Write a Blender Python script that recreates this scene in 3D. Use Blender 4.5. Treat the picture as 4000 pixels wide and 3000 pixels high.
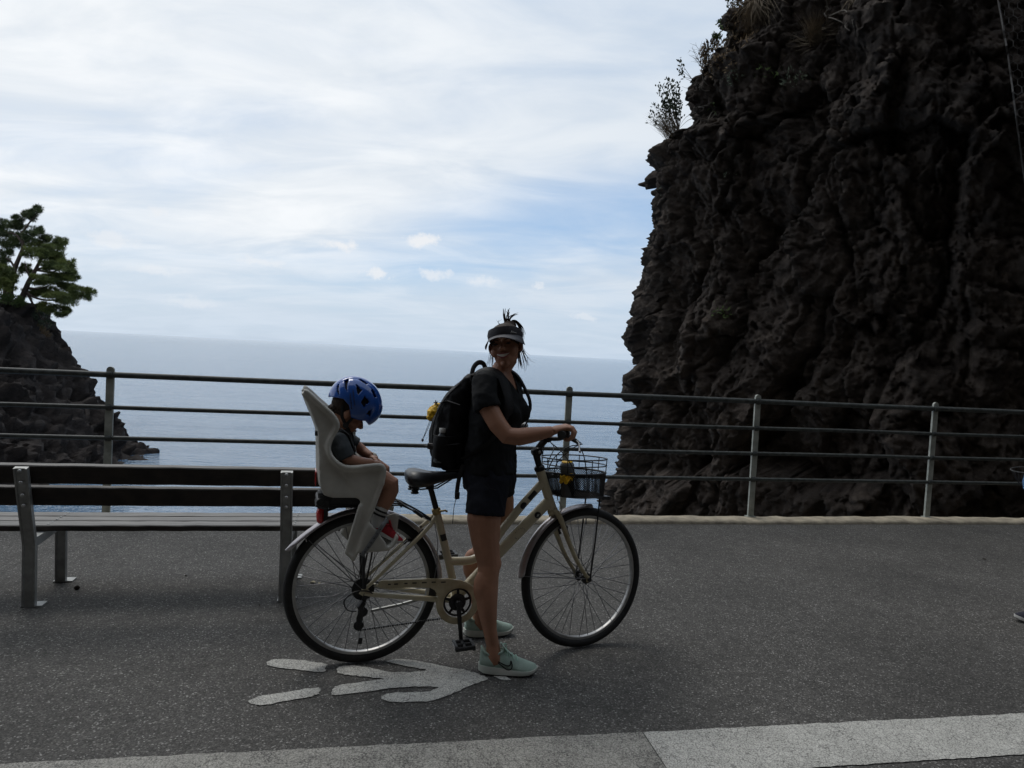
import bpy, bmesh, math, random
import numpy as np
from mathutils import Vector, Matrix, Euler

for o in list(bpy.data.objects):
    bpy.data.objects.remove(o, do_unlink=True)
SC = bpy.context.scene
COL = SC.collection
PI = math.pi
rad = math.radians

# ------------------------------------------------------------------ camera
cam_d = bpy.data.cameras.new('camera')
cam = bpy.data.objects.new('camera', cam_d)
COL.objects.link(cam)
cam_d.sensor_width = 36.0
cam_d.lens = 36.0 * 2770.0 / 4000.0
cam_d.clip_start = 0.05
cam_d.clip_end = 60000.0
cam.matrix_world = (Matrix.Translation((0, 0, 1.45)) @ Matrix.Rotation(rad(90 - 2.457), 4, 'X') @ Matrix.Rotation(rad(3.0), 4, 'Z'))
SC.camera = cam

# ------------------------------------------------------------------ sky, sun, exposure
SUN_AZ, SUN_EL = rad(-38), rad(56)          # azimuth from +Y (sea) towards -X (left)
world = bpy.data.worlds.new('World')
SC.world = world
world.use_nodes = True
wn, wl = world.node_tree.nodes, world.node_tree.links
wn.clear()

def N(nodes, kind, **kw):
    n = nodes.new(kind)
    for k, v in kw.items():
        if k == 'inp':
            for a, b in v.items():
                n.inputs[a].default_value = b
        else:
            setattr(n, k, v)
    return n

def wmath(op, a, b=None, clamp=False):
    n = wn.new('ShaderNodeMath'); n.operation = op; n.use_clamp = clamp
    for i, v in enumerate((a, b)):
        if v is None: continue
        if isinstance(v, (int, float)): n.inputs[i].default_value = v
        else: wl.new(v, n.inputs[i])
    return n.outputs[0]

def wsmooth(v, lo, hi, o0=0.0, o1=1.0):
    n = wn.new('ShaderNodeMapRange'); n.interpolation_type = 'SMOOTHSTEP'
    wl.new(v, n.inputs[0])
    for i, x in enumerate((lo, hi, o0, o1)): n.inputs[i + 1].default_value = x
    return n.outputs[0]

def wmix(f, a, b):
    n = wn.new('ShaderNodeMix'); n.data_type = 'RGBA'
    wl.new(f, n.inputs[0])
    for i, v in ((6, a), (7, b)):
        if isinstance(v, tuple): n.inputs[i].default_value = (*v, 1)
        else: wl.new(v, n.inputs[i])
    return n.outputs[2]

w_out = wn.new('ShaderNodeOutputWorld')
w_bg = wn.new('ShaderNodeBackground')
w_bg.inputs[1].default_value = 0.10
wl.new(w_bg.outputs[0], w_out.inputs[0])
sky = wn.new('ShaderNodeTexSky')
sky.sky_type = 'NISHITA'
sky.sun_disc = False
sky.sun_elevation = SUN_EL
sky.sun_rotation = SUN_AZ
sky.altitude = 10
sky.air_density = 1.0
sky.dust_density = 0.6
sky.ozone_density = 2.0
tc = wn.new('ShaderNodeTexCoord')
sep = wn.new('ShaderNodeSeparateXYZ'); wl.new(tc.outputs['Generated'], sep.inputs[0])
# project the direction onto a flat cloud layer so that streaks run to the horizon
zc = wmath('ADD', wmath('MAXIMUM', sep.outputs[2], 0.0), 0.16)
cmb = wn.new('ShaderNodeCombineXYZ')
wl.new(wmath('DIVIDE', sep.outputs[0], zc), cmb.inputs[0])
wl.new(wmath('DIVIDE', sep.outputs[1], zc), cmb.inputs[1])
mp = wn.new('ShaderNodeMapping')
mp.inputs['Rotation'].default_value = (0, 0, rad(22))
mp.inputs['Scale'].default_value = (0.62, 1.0, 1.0)
mp.inputs['Location'].default_value = (3.1, 1.7, 0.0)
wl.new(cmb.outputs[0], mp.inputs[0])
n1 = N(wn, 'ShaderNodeTexNoise', inp={'Scale': 0.75, 'Detail': 9.0, 'Roughness': 0.58, 'Distortion': 0.9})
wl.new(mp.outputs[0], n1.inputs['Vector'])
n2 = N(wn, 'ShaderNodeTexNoise', inp={'Scale': 2.6, 'Detail': 7.0, 'Roughness': 0.55, 'Distortion': 0.6})
wl.new(mp.outputs[0], n2.inputs['Vector'])
# thin spot of the veil: a long lens of clearer sky low over the sea
az = wmath('ARCTAN2', sep.outputs[0], sep.outputs[1])
el = wmath('ARCSINE', sep.outputs[2])
da = wmath('SUBTRACT', az, rad(5.5)); de = wmath('SUBTRACT', el, rad(11.2))
dr = wmath('SUBTRACT', de, wmath('MULTIPLY', da, 0.22))
rr = wmath('SQRT', wmath('ADD', wmath('POWER', wmath('DIVIDE', da, rad(23)), 2.0), wmath('POWER', wmath('DIVIDE', dr, rad(5.0)), 2.0)))
lens = wsmooth(rr, 0.0, 1.35, 1.0, 0.0)
veil = wmath('ADD', wmath('MULTIPLY', wmath('SUBTRACT', n1.outputs[0], 0.5), 1.15), 0.86)
veil = wmath('ADD', veil, wmath('MULTIPLY', wmath('SUBTRACT', n2.outputs[0], 0.5), 0.55))
veil = wmath('SUBTRACT', veil, wmath('MULTIPLY', lens, 0.60))
cover = wsmooth(veil, 0.05, 1.05)
tone = wsmooth(n2.outputs[0], 0.32, 0.68)
azt = wsmooth(az, rad(-30), rad(26))
cl_a = wmix(tone, (7.9, 8.4, 8.9), (9.6, 9.85, 10.1))
cl_b = wmix(tone, (5.9, 6.85, 8.0), (7.1, 7.8, 8.6))
cl = wmix(azt, cl_a, cl_b)
low = wsmooth(el, rad(0.0), rad(10), 1.0, 0.0)
cl = wmix(wmath('MULTIPLY', low, 0.8), cl, (5.6, 6.7, 8.0))
skyc = wmix(cover, wmix(wmath('ADD', 0.55, 0.0), sky.outputs[0], (3.2, 5.4, 8.7)), cl)
# scattered small fair-weather puffs low over the horizon
pn = N(wn, 'ShaderNodeTexNoise', inp={'Scale': 34.0, 'Detail': 6.0, 'Roughness': 0.68})
wl.new(tc.outputs['Generated'], pn.inputs['Vector'])
pj = wmath('MULTIPLY', wmath('SUBTRACT', pn.outputs[0], 0.5), 1.6)
pns = wn.new('ShaderNodeSeparateColor'); wl.new(pn.outputs['Color'], pns.inputs[0])
azp = wmath('ADD', az, wmath('MULTIPLY', wmath('SUBTRACT', pns.outputs[1], 0.5), rad(3.6)))
elp = wmath('ADD', el, wmath('MULTIPLY', wmath('SUBTRACT', pns.outputs[2], 0.5), rad(1.5)))
puff = None
for (pa, pe, sa, se, st) in [(-14.1, 7.6, 1.55, .52, .95), (-7.8, 8.5, 1.5, .50, .95), (-11.0, 5.75, 1.05, .45, .8), (-6.6, 6.0, 1.2, .45, .65), (-2.9, 5.6, 1.1, .45, .5), (1.7, 5.5, .7, .3, .5),
                             (-29.8, 6.4, 1.8, .6, .55), (-27.0, 8.6, .8, .4, .5), (-20.0, 6.0, 1.7, .4, .45), (-26.8, 4.6, 2.0, .35, .35), (5.6, 3.2, 1.0, .25, .4), (-24.5, 2.6, 2.0, .4, .3), (14, 6, 1.5, .5, .5), (24, 7, 1.6, .5, .5), (-38, 7, 1.5, .5, .5), (-46, 5.5, 1.5, .5, .4)]:
    a2 = wmath('POWER', wmath('DIVIDE', wmath('SUBTRACT', azp, rad(pa)), rad(sa)), 2.0)
    ed = wmath('SUBTRACT', elp, rad(pe))
    e2 = wmath('POWER', wmath('DIVIDE', ed, rad(se)), 2.0)
    d = wmath('ADD', wmath('SQRT', wmath('ADD', a2, e2)), pj)
    k = wsmooth(d, 0.35, 1.25, st, 0.0)
    puff = k if puff is None else wmath('MAXIMUM', puff, k)
skyc = wmix(puff, skyc, (8.6, 8.8, 9.1))
wl.new(skyc, w_bg.inputs[0])

sun_d = bpy.data.lights.new('sun', 'SUN')
sun_d.energy = 0.9
sun_d.angle = rad(24)
sun_d.color = (1.0, 0.95, 0.88)
sun = bpy.data.objects.new('sun', sun_d)
COL.objects.link(sun)
sdir = Vector((math.sin(SUN_AZ) * math.cos(SUN_EL), math.cos(SUN_AZ) * math.cos(SUN_EL), math.sin(SUN_EL)))
sun.rotation_euler = (-sdir).to_track_quat('-Z', 'Y').to_euler()

SC.view_settings.view_transform = 'Standard'
SC.view_settings.look = 'None'
SC.view_settings.exposure = 0.0
SC.view_settings.gamma = 1.0
SC.view_settings.use_curve_mapping = False
SC.render.engine = 'CYCLES'
SC.cycles.use_denoising = True
SC.cycles.max_bounces = 6
SC.cycles.diffuse_bounces = 3
SC.cycles.glossy_bounces = 3
SC.cycles.transparent_max_bounces = 12

# ------------------------------------------------------------------ materials
def new_mat(name):
    m = bpy.data.materials.new(name); m.use_nodes = True
    nt = m.node_tree
    b = nt.nodes['Principled BSDF']
    return m, nt.nodes, nt.links, b

def pm(name, col, rough=0.5, metal=0.0, var=0.15, scale=30.0, bump=0.0, bscale=None, spec=None, col2=None, coat=0.0, trans=0.0, coords='Object', stretch=(1, 1, 1)):
    """plain procedural material: two-tone noise colour, roughness break-up, optional fine relief"""
    m, n, l, b = new_mat(name)
    t = n.new('ShaderNodeTexCoord'); mpn = n.new('ShaderNodeMapping')
    mpn.inputs['Scale'].default_value = stretch
    l.new(t.outputs[coords], mpn.inputs[0])
    no = N(n, 'ShaderNodeTexNoise', inp={'Scale': scale, 'Detail': 6.0, 'Roughness': 0.6})
    l.new(mpn.outputs[0], no.inputs['Vector'])
    cr = n.new('ShaderNodeValToRGB')
    c2 = col2 or tuple(c * (1 - var) for c in col)
    c1 = col if col2 else tuple(min(1, c * (1 + var)) for c in col)
    cr.color_ramp.elements[0].position = 0.35; cr.color_ramp.elements[0].color = (*c2, 1)
    cr.color_ramp.elements[1].position = 0.65; cr.color_ramp.elements[1].color = (*c1, 1)
    l.new(no.outputs[0], cr.inputs[0]); l.new(cr.outputs[0], b.inputs['Base Color'])
    mr = N(n, 'ShaderNodeMapRange', inp={3: max(0.02, rough - 0.08), 4: min(1, rough + 0.08)})
    l.new(no.outputs[0], mr.inputs[0]); l.new(mr.outputs[0], b.inputs['Roughness'])
    b.inputs['Metallic'].default_value = metal
    if spec is not None: b.inputs['Specular IOR Level'].default_value = spec
    if coat: b.inputs['Coat Weight'].default_value = coat
    if trans: b.inputs['Transmission Weight'].default_value = trans
    if bump:
        nb = N(n, 'ShaderNodeTexNoise', inp={'Scale': bscale or scale * 3, 'Detail': 5.0, 'Roughness': 0.6})
        l.new(mpn.outputs[0], nb.inputs['Vector'])
        bp = N(n, 'ShaderNodeBump', inp={'Strength': bump, 'Distance': 0.01})
        l.new(nb.outputs[0], bp.inputs['Height']); l.new(bp.outputs[0], b.inputs['Normal'])
    return m

def add_ramp(n, pts):
    cr = n.new('ShaderNodeValToRGB'); e = cr.color_ramp.elements
    while len(e) < len(pts): e.new(0.5)
    for k, (p, c) in enumerate(pts):
        e[k].position = p; e[k].color = (*c, 1) if len(c) == 3 else c
    return cr

def asphalt_nodes(n, l, coord):
    v = N(n, 'ShaderNodeTexVoronoi', inp={'Scale': 165.0, 'Randomness': 1.0})
    l.new(coord, v.inputs['Vector'])
    sepc = n.new('ShaderNodeSeparateColor'); l.new(v.outputs['Color'], sepc.inputs[0])
    cr = add_ramp(n, [(0.0, (.044, .042, .039)), (0.45, (.073, .070, .065)), (0.82, (.104, .099, .092)), (0.95, (.165, .158, .148)), (1.0, (.34, .33, .315))])
    l.new(sepc.outputs[0], cr.inputs[0])
    big = N(n, 'ShaderNodeTexNoise', inp={'Scale': 1.1, 'Detail': 5.0, 'Roughness': 0.6}); l.new(coord, big.inputs['Vector'])
    mr = N(n, 'ShaderNodeMapRange', inp={1: .3, 2: .7, 3: .72, 4: 1.22}); l.new(big.outputs[0], mr.inputs[0])
    fin = N(n, 'ShaderNodeTexNoise', inp={'Scale': 14.0, 'Detail': 4.0}); l.new(coord, fin.inputs['Vector'])
    mr2 = N(n, 'ShaderNodeMapRange', inp={1: .3, 2: .7, 3: .85, 4: 1.15}); l.new(fin.outputs[0], mr2.inputs[0])
    mm = n.new('ShaderNodeMath'); mm.operation = 'MULTIPLY'; l.new(mr.outputs[0], mm.inputs[0]); l.new(mr2.outputs[0], mm.inputs[1])
    mx = n.new('ShaderNodeVectorMath'); mx.operation = 'SCALE'
    l.new(cr.outputs[0], mx.inputs[0]); l.new(mm.outputs[0], mx.inputs['Scale'])
    return mx.outputs[0], v

def mat_asphalt():
    m, n, l, b = new_mat('asphalt')
    t = n.new('ShaderNodeTexCoord')
    c, v = asphalt_nodes(n, l, t.outputs['Object'])
    l.new(c, b.inputs['Base Color'])
    b.inputs['Roughness'].default_value = 0.82
    b.inputs['Specular IOR Level'].default_value = 0.35
    bp = N(n, 'ShaderNodeBump', inp={'Strength': 0.8, 'Distance': 0.004}); bp.invert = True
    l.new(v.outputs['Distance'], bp.inputs['Height']); l.new(bp.outputs[0], b.inputs['Normal'])
    return m

def mat_paint(name, wear, col=(.70, .69, .64)):
    m, n, l, b = new_mat(name)
    t = n.new('ShaderNodeTexCoord')
    ac, v = asphalt_nodes(n, l, t.outputs['Object'])
    wob = N(n, 'ShaderNodeTexNoise', inp={'Scale': 30.0, 'Detail': 3.0}); l.new(t.outputs['Object'], wob.inputs['Vector'])
    mixv = n.new('ShaderNodeVectorMath'); mixv.operation = 'MULTIPLY_ADD'
    l.new(wob.outputs['Color'], mixv.inputs[0]); mixv.inputs[1].default_value = (.02, .02, .02); l.new(t.outputs['Object'], mixv.inputs[2])
    fac = None
    for sc, w in ((26.0, .036), (75.0, .060)):
        cv = N(n, 'ShaderNodeTexVoronoi', feature='DISTANCE_TO_EDGE', inp={'Scale': sc}); l.new(mixv.outputs[0], cv.inputs['Vector'])
        r = N(n, 'ShaderNodeMapRange', inp={1: w * .25, 2: w, 3: .42 if sc < 30 else .65, 4: 1.0}); l.new(cv.outputs['Distance'], r.inputs[0])
        if fac is None: fac = r.outputs[0]
        else:
            mm = n.new('ShaderNodeMath'); mm.operation = 'MULTIPLY'; l.new(fac, mm.inputs[0]); l.new(r.outputs[0], mm.inputs[1]); fac = mm.outputs[0]
    sp = N(n, 'ShaderNodeTexNoise', inp={'Scale': 150.0, 'Detail': 3.0, 'Roughness': .7}); l.new(t.outputs['Object'], sp.inputs['Vector'])
    lg = N(n, 'ShaderNodeTexNoise', inp={'Scale': 6.0, 'Detail': 4.0, 'Roughness': .65}); l.new(t.outputs['Object'], lg.inputs['Vector'])
    ad = n.new('ShaderNodeMath'); ad.operation = 'MULTIPLY_ADD'; l.new(lg.outputs[0], ad.inputs[0]); ad.inputs[1].default_value = .45; l.new(sp.outputs[0], ad.inputs[2])
    wr = N(n, 'ShaderNodeMapRange', inp={1: wear - .09, 2: wear + .09, 3: 0.0, 4: 1.0}); l.new(ad.outputs[0], wr.inputs[0])
    mm0 = n.new('ShaderNodeMath'); mm0.operation = 'MULTIPLY'; l.new(fac, mm0.inputs[0]); l.new(wr.outputs[0], mm0.inputs[1])
    gap = N(n, 'ShaderNodeMapRange', inp={1: .42, 2: .74, 3: 1.0, 4: .50}); l.new(v.outputs['Distance'], gap.inputs[0])      # paint is lost between the stones
    mm = n.new('ShaderNodeMath'); mm.operation = 'MULTIPLY'; l.new(mm0.outputs[0], mm.inputs[0]); l.new(gap.outputs[0], mm.inputs[1])
    dn = N(n, 'ShaderNodeTexNoise', inp={'Scale': 9.0, 'Detail': 6.0, 'Roughness': .7}); l.new(t.outputs['Object'], dn.inputs['Vector'])
    pc = add_ramp(n, [(0.3, tuple(c * .72 for c in col)), (0.7, col)]); l.new(dn.outputs[0], pc.inputs[0])
    mx = n.new('ShaderNodeMix'); mx.data_type = 'RGBA'; l.new(mm.outputs[0], mx.inputs[0]); l.new(ac, mx.inputs[6]); l.new(pc.outputs[0], mx.inputs[7])
    l.new(mx.outputs[2], b.inputs['Base Color'])
    b.inputs['Roughness'].default_value = 0.75
    bp = N(n, 'ShaderNodeBump', inp={'Strength': 0.5, 'Distance': 0.003}); l.new(mm.outputs[0], bp.inputs['Height']); l.new(bp.outputs[0], b.inputs['Normal'])
    return m

def mat_rock(name, dark, mid, light, scale=1.0, ochre=True):
    m, n, l, b = new_mat(name)
    t = n.new('ShaderNodeTexCoord')
    a = N(n, 'ShaderNodeTexNoise', inp={'Scale': 2.2 * scale, 'Detail': 10.0, 'Roughness': .68}); l.new(t.outputs['Object'], a.inputs['Vector'])
    cr = add_ramp(n, [(.28, dark), (.52, mid), (.78, light)]); l.new(a.outputs[0], cr.inputs[0])
    c = cr.outputs[0]
    def over(c, col, tex_kw, lo, hi, st=(1, 1, 1)):
        mp_ = n.new('ShaderNodeMapping'); mp_.inputs['Scale'].default_value = st; l.new(t.outputs['Object'], mp_.inputs[0])
        q = N(n, 'ShaderNodeTexNoise', inp=tex_kw); l.new(mp_.outputs[0], q.inputs['Vector'])
        r = N(n, 'ShaderNodeMapRange', inp={1: lo, 2: hi}); l.new(q.outputs[0], r.inputs[0])
        mx = n.new('ShaderNodeMix'); mx.data_type = 'RGBA'; l.new(r.outputs[0], mx.inputs[0]); l.new(c, mx.inputs[6]); mx.inputs[7].default_value = (*col, 1)
        return mx.outputs[2]
    c = over(c, tuple(x * 1.7 for x in light), {'Scale': 1.3 * scale, 'Detail': 8.0, 'Roughness': .7}, .60, .80)
    c = over(c, (.30, .29, .27), {'Scale': 11.0 * scale, 'Detail': 7.0, 'Roughness': .75}, .70, .78)
    if ochre:
        c = over(c, (.17, .085, .035), {'Scale': 1.5 * scale, 'Detail': 6.0, 'Roughness': .7}, .70, .80, (1.6, 1.6, .45))
        c = over(c, (.05, .07, .025), {'Scale': 1.9 * scale, 'Detail': 7.0, 'Roughness': .75}, .70, .82)
    l.new(c, b.inputs['Base Color'])
    b.inputs['Roughness'].default_value = .85
    b.inputs['Specular IOR Level'].default_value = .3
    f1 = N(n, 'ShaderNodeTexNoise', inp={'Scale': 11.0 * scale, 'Detail': 11.0, 'Roughness': .74}); l.new(t.outputs['Object'], f1.inputs['Vector'])
    bp = N(n, 'ShaderNodeBump', inp={'Strength': .9, 'Distance': .10 / scale}); l.new(f1.outputs[0], bp.inputs['Height']); l.new(bp.outputs[0], b.inputs['Normal'])
    return m

def mat_sea():
    m, n, l, b = new_mat('sea_water')
    t = n.new('ShaderNodeTexCoord')
    b.inputs['Base Color'].default_value = (.095, .175, .275, 1)
    b.inputs['Roughness'].default_value = .10
    b.inputs['IOR'].default_value = 1.42
    h = None
    for sc, st, w, det in ((.03, (.45, 1.7, 1), 1.2, 3.0), (.22, (.55, 1.6, 1), .50, 4.0), (1.05, (.55, 1.7, 1), .36, 4.0), (4.0, (.7, 1.4, 1), .09, 3.0)):
        mp_ = n.new('ShaderNodeMapping'); mp_.inputs['Scale'].default_value = st; mp_.inputs['Rotation'].default_value = (0, 0, rad(-9)); l.new(t.outputs['Object'], mp_.inputs[0])
        q = N(n, 'ShaderNodeTexNoise', inp={'Scale': sc, 'Detail': det, 'Roughness': .55, 'Distortion': .4}); l.new(mp_.outputs[0], q.inputs['Vector'])
        mm = n.new('ShaderNodeMath'); mm.operation = 'MULTIPLY_ADD'; l.new(q.outputs[0], mm.inputs[0]); mm.inputs[1].default_value = w
        if h is not None: l.new(h, mm.inputs[2])
        else: mm.inputs[2].default_value = 0
        h = mm.outputs[0]
    bp = N(n, 'ShaderNodeBump', inp={'Strength': 1.0, 'Distance': 1.0}); l.new(h, bp.inputs['Height']); l.new(bp.outputs[0], b.inputs['Normal'])
    return m

def mat_wood(name, dark, light, along=(1.2, 26, 26), rough=.6):
    return pm(name, light, rough, col2=dark, scale=3.0, bump=.35, bscale=6.0, stretch=along)

M = {}
M['asphalt'] = mat_asphalt()
M['paint'] = mat_paint('road_paint', .575)
M['paint_worn'] = mat_paint('worn_road_paint', .645, (.48, .465, .42))
M['rock'] = mat_rock('volcanic_rock', (.015, .012, .010), (.055, .043, .036), (.130, .106, .088))
M['rock_far'] = mat_rock('headland_rock', (.010, .008, .008), (.028, .022, .020), (.065, .052, .047), .45, False)
M['sea'] = mat_sea()
M['concrete'] = pm('kerb_concrete', (.47, .41, .31), .9, col2=(.25, .22, .17), scale=9, bump=.8, bscale=45)
M['rail'] = pm('rail_paint', (.075, .085, .080), .55, col2=(.03, .034, .033), scale=22, bump=.25, bscale=60)
M['post'] = pm('post_paint', (.46, .48, .44), .6, col2=(.25, .27, .24), scale=9, bump=.25, bscale=50)
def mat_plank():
    """stained boards weathered to grey on top; the shade on their sides is put into the colour"""
    m = mat_wood('weathered_shaded_plank', (.12, .115, .11), (.27, .26, .245)); n, l = m.node_tree.nodes, m.node_tree.links; b = n['Principled BSDF']
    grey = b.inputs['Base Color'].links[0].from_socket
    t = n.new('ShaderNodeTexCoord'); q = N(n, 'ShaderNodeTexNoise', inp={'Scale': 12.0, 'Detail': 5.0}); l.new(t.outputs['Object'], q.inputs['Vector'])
    cr = add_ramp(n, [(.35, (.014, .011, .009)), (.65, (.038, .028, .023))]); l.new(q.outputs[0], cr.inputs[0])  # stain of the side faces, darkened to carry their shade too
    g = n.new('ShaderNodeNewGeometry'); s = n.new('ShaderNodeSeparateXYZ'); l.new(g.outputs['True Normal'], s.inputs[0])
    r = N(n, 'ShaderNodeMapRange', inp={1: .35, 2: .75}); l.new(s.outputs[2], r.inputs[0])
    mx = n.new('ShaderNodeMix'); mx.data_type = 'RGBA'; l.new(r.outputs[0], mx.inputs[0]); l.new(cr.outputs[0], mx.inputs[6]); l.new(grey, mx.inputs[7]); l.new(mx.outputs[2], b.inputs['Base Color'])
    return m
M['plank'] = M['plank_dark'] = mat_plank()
M['galv'] = pm('galvanised_steel', (.34, .35, .345), .45, .45, var=.2, scale=18, bump=.05)
M['bolt'] = pm('bolt_steel', (.6, .6, .6), .3, .9, var=.1)

# ------------------------------------------------------------------ geometry helpers
class MB:
    """collects shapes for ONE mesh object"""
    def __init__(s): s.v, s.f = [], []
    def add(s, vs, fs):
        k = len(s.v); s.v += [tuple(map(float, p)) for p in vs]; s.f += [tuple(i + k for i in q) for q in fs]; return s
    def box(s, c, size, R=None, taper=1.0):
        R = R or Matrix.Identity(3); c = Vector(c); vs = []
        for sz in (-1, 1):
            k = taper if sz > 0 else 1.0
            for sx, sy in ((-1, -1), (1, -1), (1, 1), (-1, 1)):
                vs.append(c + R @ Vector((sx * size[0] / 2 * k, sy * size[1] / 2 * k, sz * size[2] / 2)))
        return s.add(vs, [(0, 3, 2, 1), (4, 5, 6, 7), (0, 1, 5, 4), (1, 2, 6, 5), (2, 3, 7, 6), (3, 0, 4, 7)])
    def bbox(s, c, size, R=None, bev=.1):
        """box with chamfered long edges (bev as a length)"""
        R = R or Matrix.Identity(3); c = Vector(c); hx, hy, hz = (q / 2 for q in size); b = min(bev, hy * .9, hz * .9)
        ring = [(-hy + b, -hz), (hy - b, -hz), (hy, -hz + b), (hy, hz - b), (hy - b, hz), (-hy + b, hz), (-hy, hz - b), (-hy, -hz + b)]
        vs = [c + R @ Vector((x, y, z)) for x in (-hx, hx) for y, z in ring]
        fs = [(i, (i + 1) % 8, 8 + (i + 1) % 8, 8 + i) for i in range(8)] + [tuple(range(7, -1, -1)), tuple(range(8, 16))]
        return s.add(vs, fs)
    def tube(s, pts, r, seg=8, cap=True, closed=False, flat=None):
        """round (or elliptical: r entries may be (a, b)) tube through points; flat = reference vector for b axis"""
        P = [Vector(p) for p in pts]; n = len(P)
        rr = list(r) if isinstance(r, (list, tuple)) and len(r) == n and not (n == 2 and isinstance(r, tuple)) else [r] * n
        vs = []; up = None
        for i in range(n):
            if closed: d = P[(i + 1) % n] - P[(i - 1) % n]
            else: d = P[min(i + 1, n - 1)] - P[max(i - 1, 0)]
            if d.length < 1e-9: d = Vector((0, 0, 1))
            d.normalize()
            if flat is not None:
                f = Vector(flat(i) if callable(flat) else flat); up = f - d * f.dot(d)
                if up.length < 1e-6: up = d.orthogonal()
            elif up is None: up = d.orthogonal()
            else:
                up = up - d * up.dot(d)
                if up.length < 1e-6: up = d.orthogonal()
            up.normalize(); sd = d.cross(up)
            a, b = rr[i] if isinstance(rr[i], (tuple, list)) else (rr[i], rr[i])
            for k in range(seg):
                t = 2 * PI * k / seg
                vs.append(P[i] + sd * (a * math.cos(t)) + up * (b * math.sin(t)))
        fs = []
        for i in range(n if closed else n - 1):
            j = (i + 1) % n
            for k in range(seg):
                q = (k + 1) % seg
                fs.append((i * seg + k, i * seg + q, j * seg + q, j * seg + k))
        if cap and not closed:
            fs += [tuple(range(seg - 1, -1, -1)), tuple((n - 1) * seg + k for k in range(seg))]
        return s.add(vs, fs)
    def ring(s, c, R, r, ax=(0, 1, 0), seg=48, tseg=8, a0=0.0, a1=2 * PI, r2=None):
        """torus (arc) of radius R about axis ax, tube r (r2 = half width along the axis)"""
        ax = Vector(ax).normalized(); e1 = ax.orthogonal().normalized()
        if abs(ax.y) > .99: e1 = Vector((1, 0, 0))
        e2 = e1.cross(ax) * -1
        if abs(ax.y) > .99: e2 = Vector((0, 0, 1))
        full = abs(a1 - a0) > 2 * PI - 1e-4
        m = seg if full else seg + 1
        pts = [Vector(c) + e1 * (R * math.cos(a0 + (a1 - a0) * i / seg)) + e2 * (R * math.sin(a0 + (a1 - a0) * i / seg)) for i in range(m)]
        return s.tube(pts, [(r, r2 or r)] * m, tseg, closed=full, flat=tuple(ax))
    def lathe(s, prof, c=(0, 0, 0), ax=(0, 0, 1), seg=24):
        """prof = [(radius, height)] about axis"""
        ax = Vector(ax).normalized(); e1 = ax.orthogonal().normalized(); e2 = ax.cross(e1); c = Vector(c); vs = []
        for r, h in prof:
            for k in range(seg):
                t = 2 * PI * k / seg
                vs.append(c + ax * h + e1 * (r * math.cos(t)) + e2 * (r * math.sin(t)))
        fs = []
        for i in range(len(prof) - 1):
            for k in range(seg):
                q = (k + 1) % seg
                fs.append((i * seg + k, i * seg + q, (i + 1) * seg + q, (i + 1) * seg + k))
        fs += [tuple(range(seg - 1, -1, -1)), tuple((len(prof) - 1) * seg + k for k in range(seg))]
        return s.add(vs, fs)
    def prism(s, poly, y0, y1, f=lambda x, z, y: (x, y, z)):
        """outline (x, z) extruded from y0 to y1"""
        n = len(poly)
        vs = [f(x, z, y0) for x, z in poly] + [f(x, z, y1) for x, z in poly]
        fs = [(i, (i + 1) % n, n + (i + 1) % n, n + i) for i in range(n)] + [tuple(range(n - 1, -1, -1)), tuple(range(n, 2 * n))]
        return s.add(vs, fs)
    def ell(s, c, r, R=None, nu=16, nv=10):
        R = R or Matrix.Identity(3); c = Vector(c); vs = [c + R @ Vector((0, 0, -r[2]))]
        for j in range(1, nv):
            p = -PI / 2 + PI * j / nv
            for i in range(nu):
                t = 2 * PI * i / nu
                vs.append(c + R @ Vector((r[0] * math.cos(p) * math.cos(t), r[1] * math.cos(p) * math.sin(t), r[2] * math.sin(p))))
        vs.append(c + R @ Vector((0, 0, r[2]))); fs = []
        for i in range(nu):
            q = (i + 1) % nu
            fs.append((0, 1 + q, 1 + i))
            for j in range(nv - 2): fs.append((1 + j * nu + i, 1 + j * nu + q, 1 + (j + 1) * nu + q, 1 + (j + 1) * nu + i))
            fs.append((1 + (nv - 2) * nu + i, 1 + (nv - 2) * nu + q, len(vs) - 1))
        return s.add(vs, fs)
    def loft(s, rings, cap=True, closed=True):
        n = len(rings[0]); vs = [p for r in rings for p in r]; fs = []
        for i in range(len(rings) - 1):
            for k in range(n if closed else n - 1):
                q = (k + 1) % n
                fs.append((i * n + k, i * n + q, (i + 1) * n + q, (i + 1) * n + k))
        if cap and closed: fs += [tuple(range(n - 1, -1, -1)), tuple((len(rings) - 1) * n + k for k in range(n))]
        return s.add(vs, fs)
    def mesh(s, name, smooth=True, off=(0, 0, 0), xf=None):
        me = bpy.data.meshes.new(name)
        vs = s.v
        if xf is not None: vs = [tuple(xf @ Vector(p)) for p in vs]
        if off != (0, 0, 0): vs = [(x - off[0], y - off[1], z - off[2]) for x, y, z in vs]
        me.from_pydata(vs, [], s.f); me.update()
        if smooth:
            me.shade_smooth()
        return me
    def build(s, name, mat, parent=None, smooth=True, off=(0, 0, 0), xf=None, sharp=40, **kw):
        me = s.mesh(name, smooth, off, xf)
        if smooth and sharp: me.set_sharp_from_angle(angle=rad(sharp))
        return link(name, me, mat, parent, **kw)

def link(name, me, mat=None, parent=None, loc=None, rot=None, **tags):
    o = bpy.data.objects.new(name, me); COL.objects.link(o)
    if mat is not None and me is not None and not me.materials: me.materials.append(mat)
    if parent is not None: o.parent = parent
    if loc is not None: o.location = loc
    if rot is not None: o.rotation_euler = rot
    for k, v in tags.items():
        if v: o[k] = v
    return o

def thing(name, label, category, loc=(0, 0, 0), rz=0.0, group=None):
    o = link(name, None, None, None, loc, (0, 0, rz), label=label, category=category, group=group)
    o.empty_display_size = .1
    return o

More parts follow.
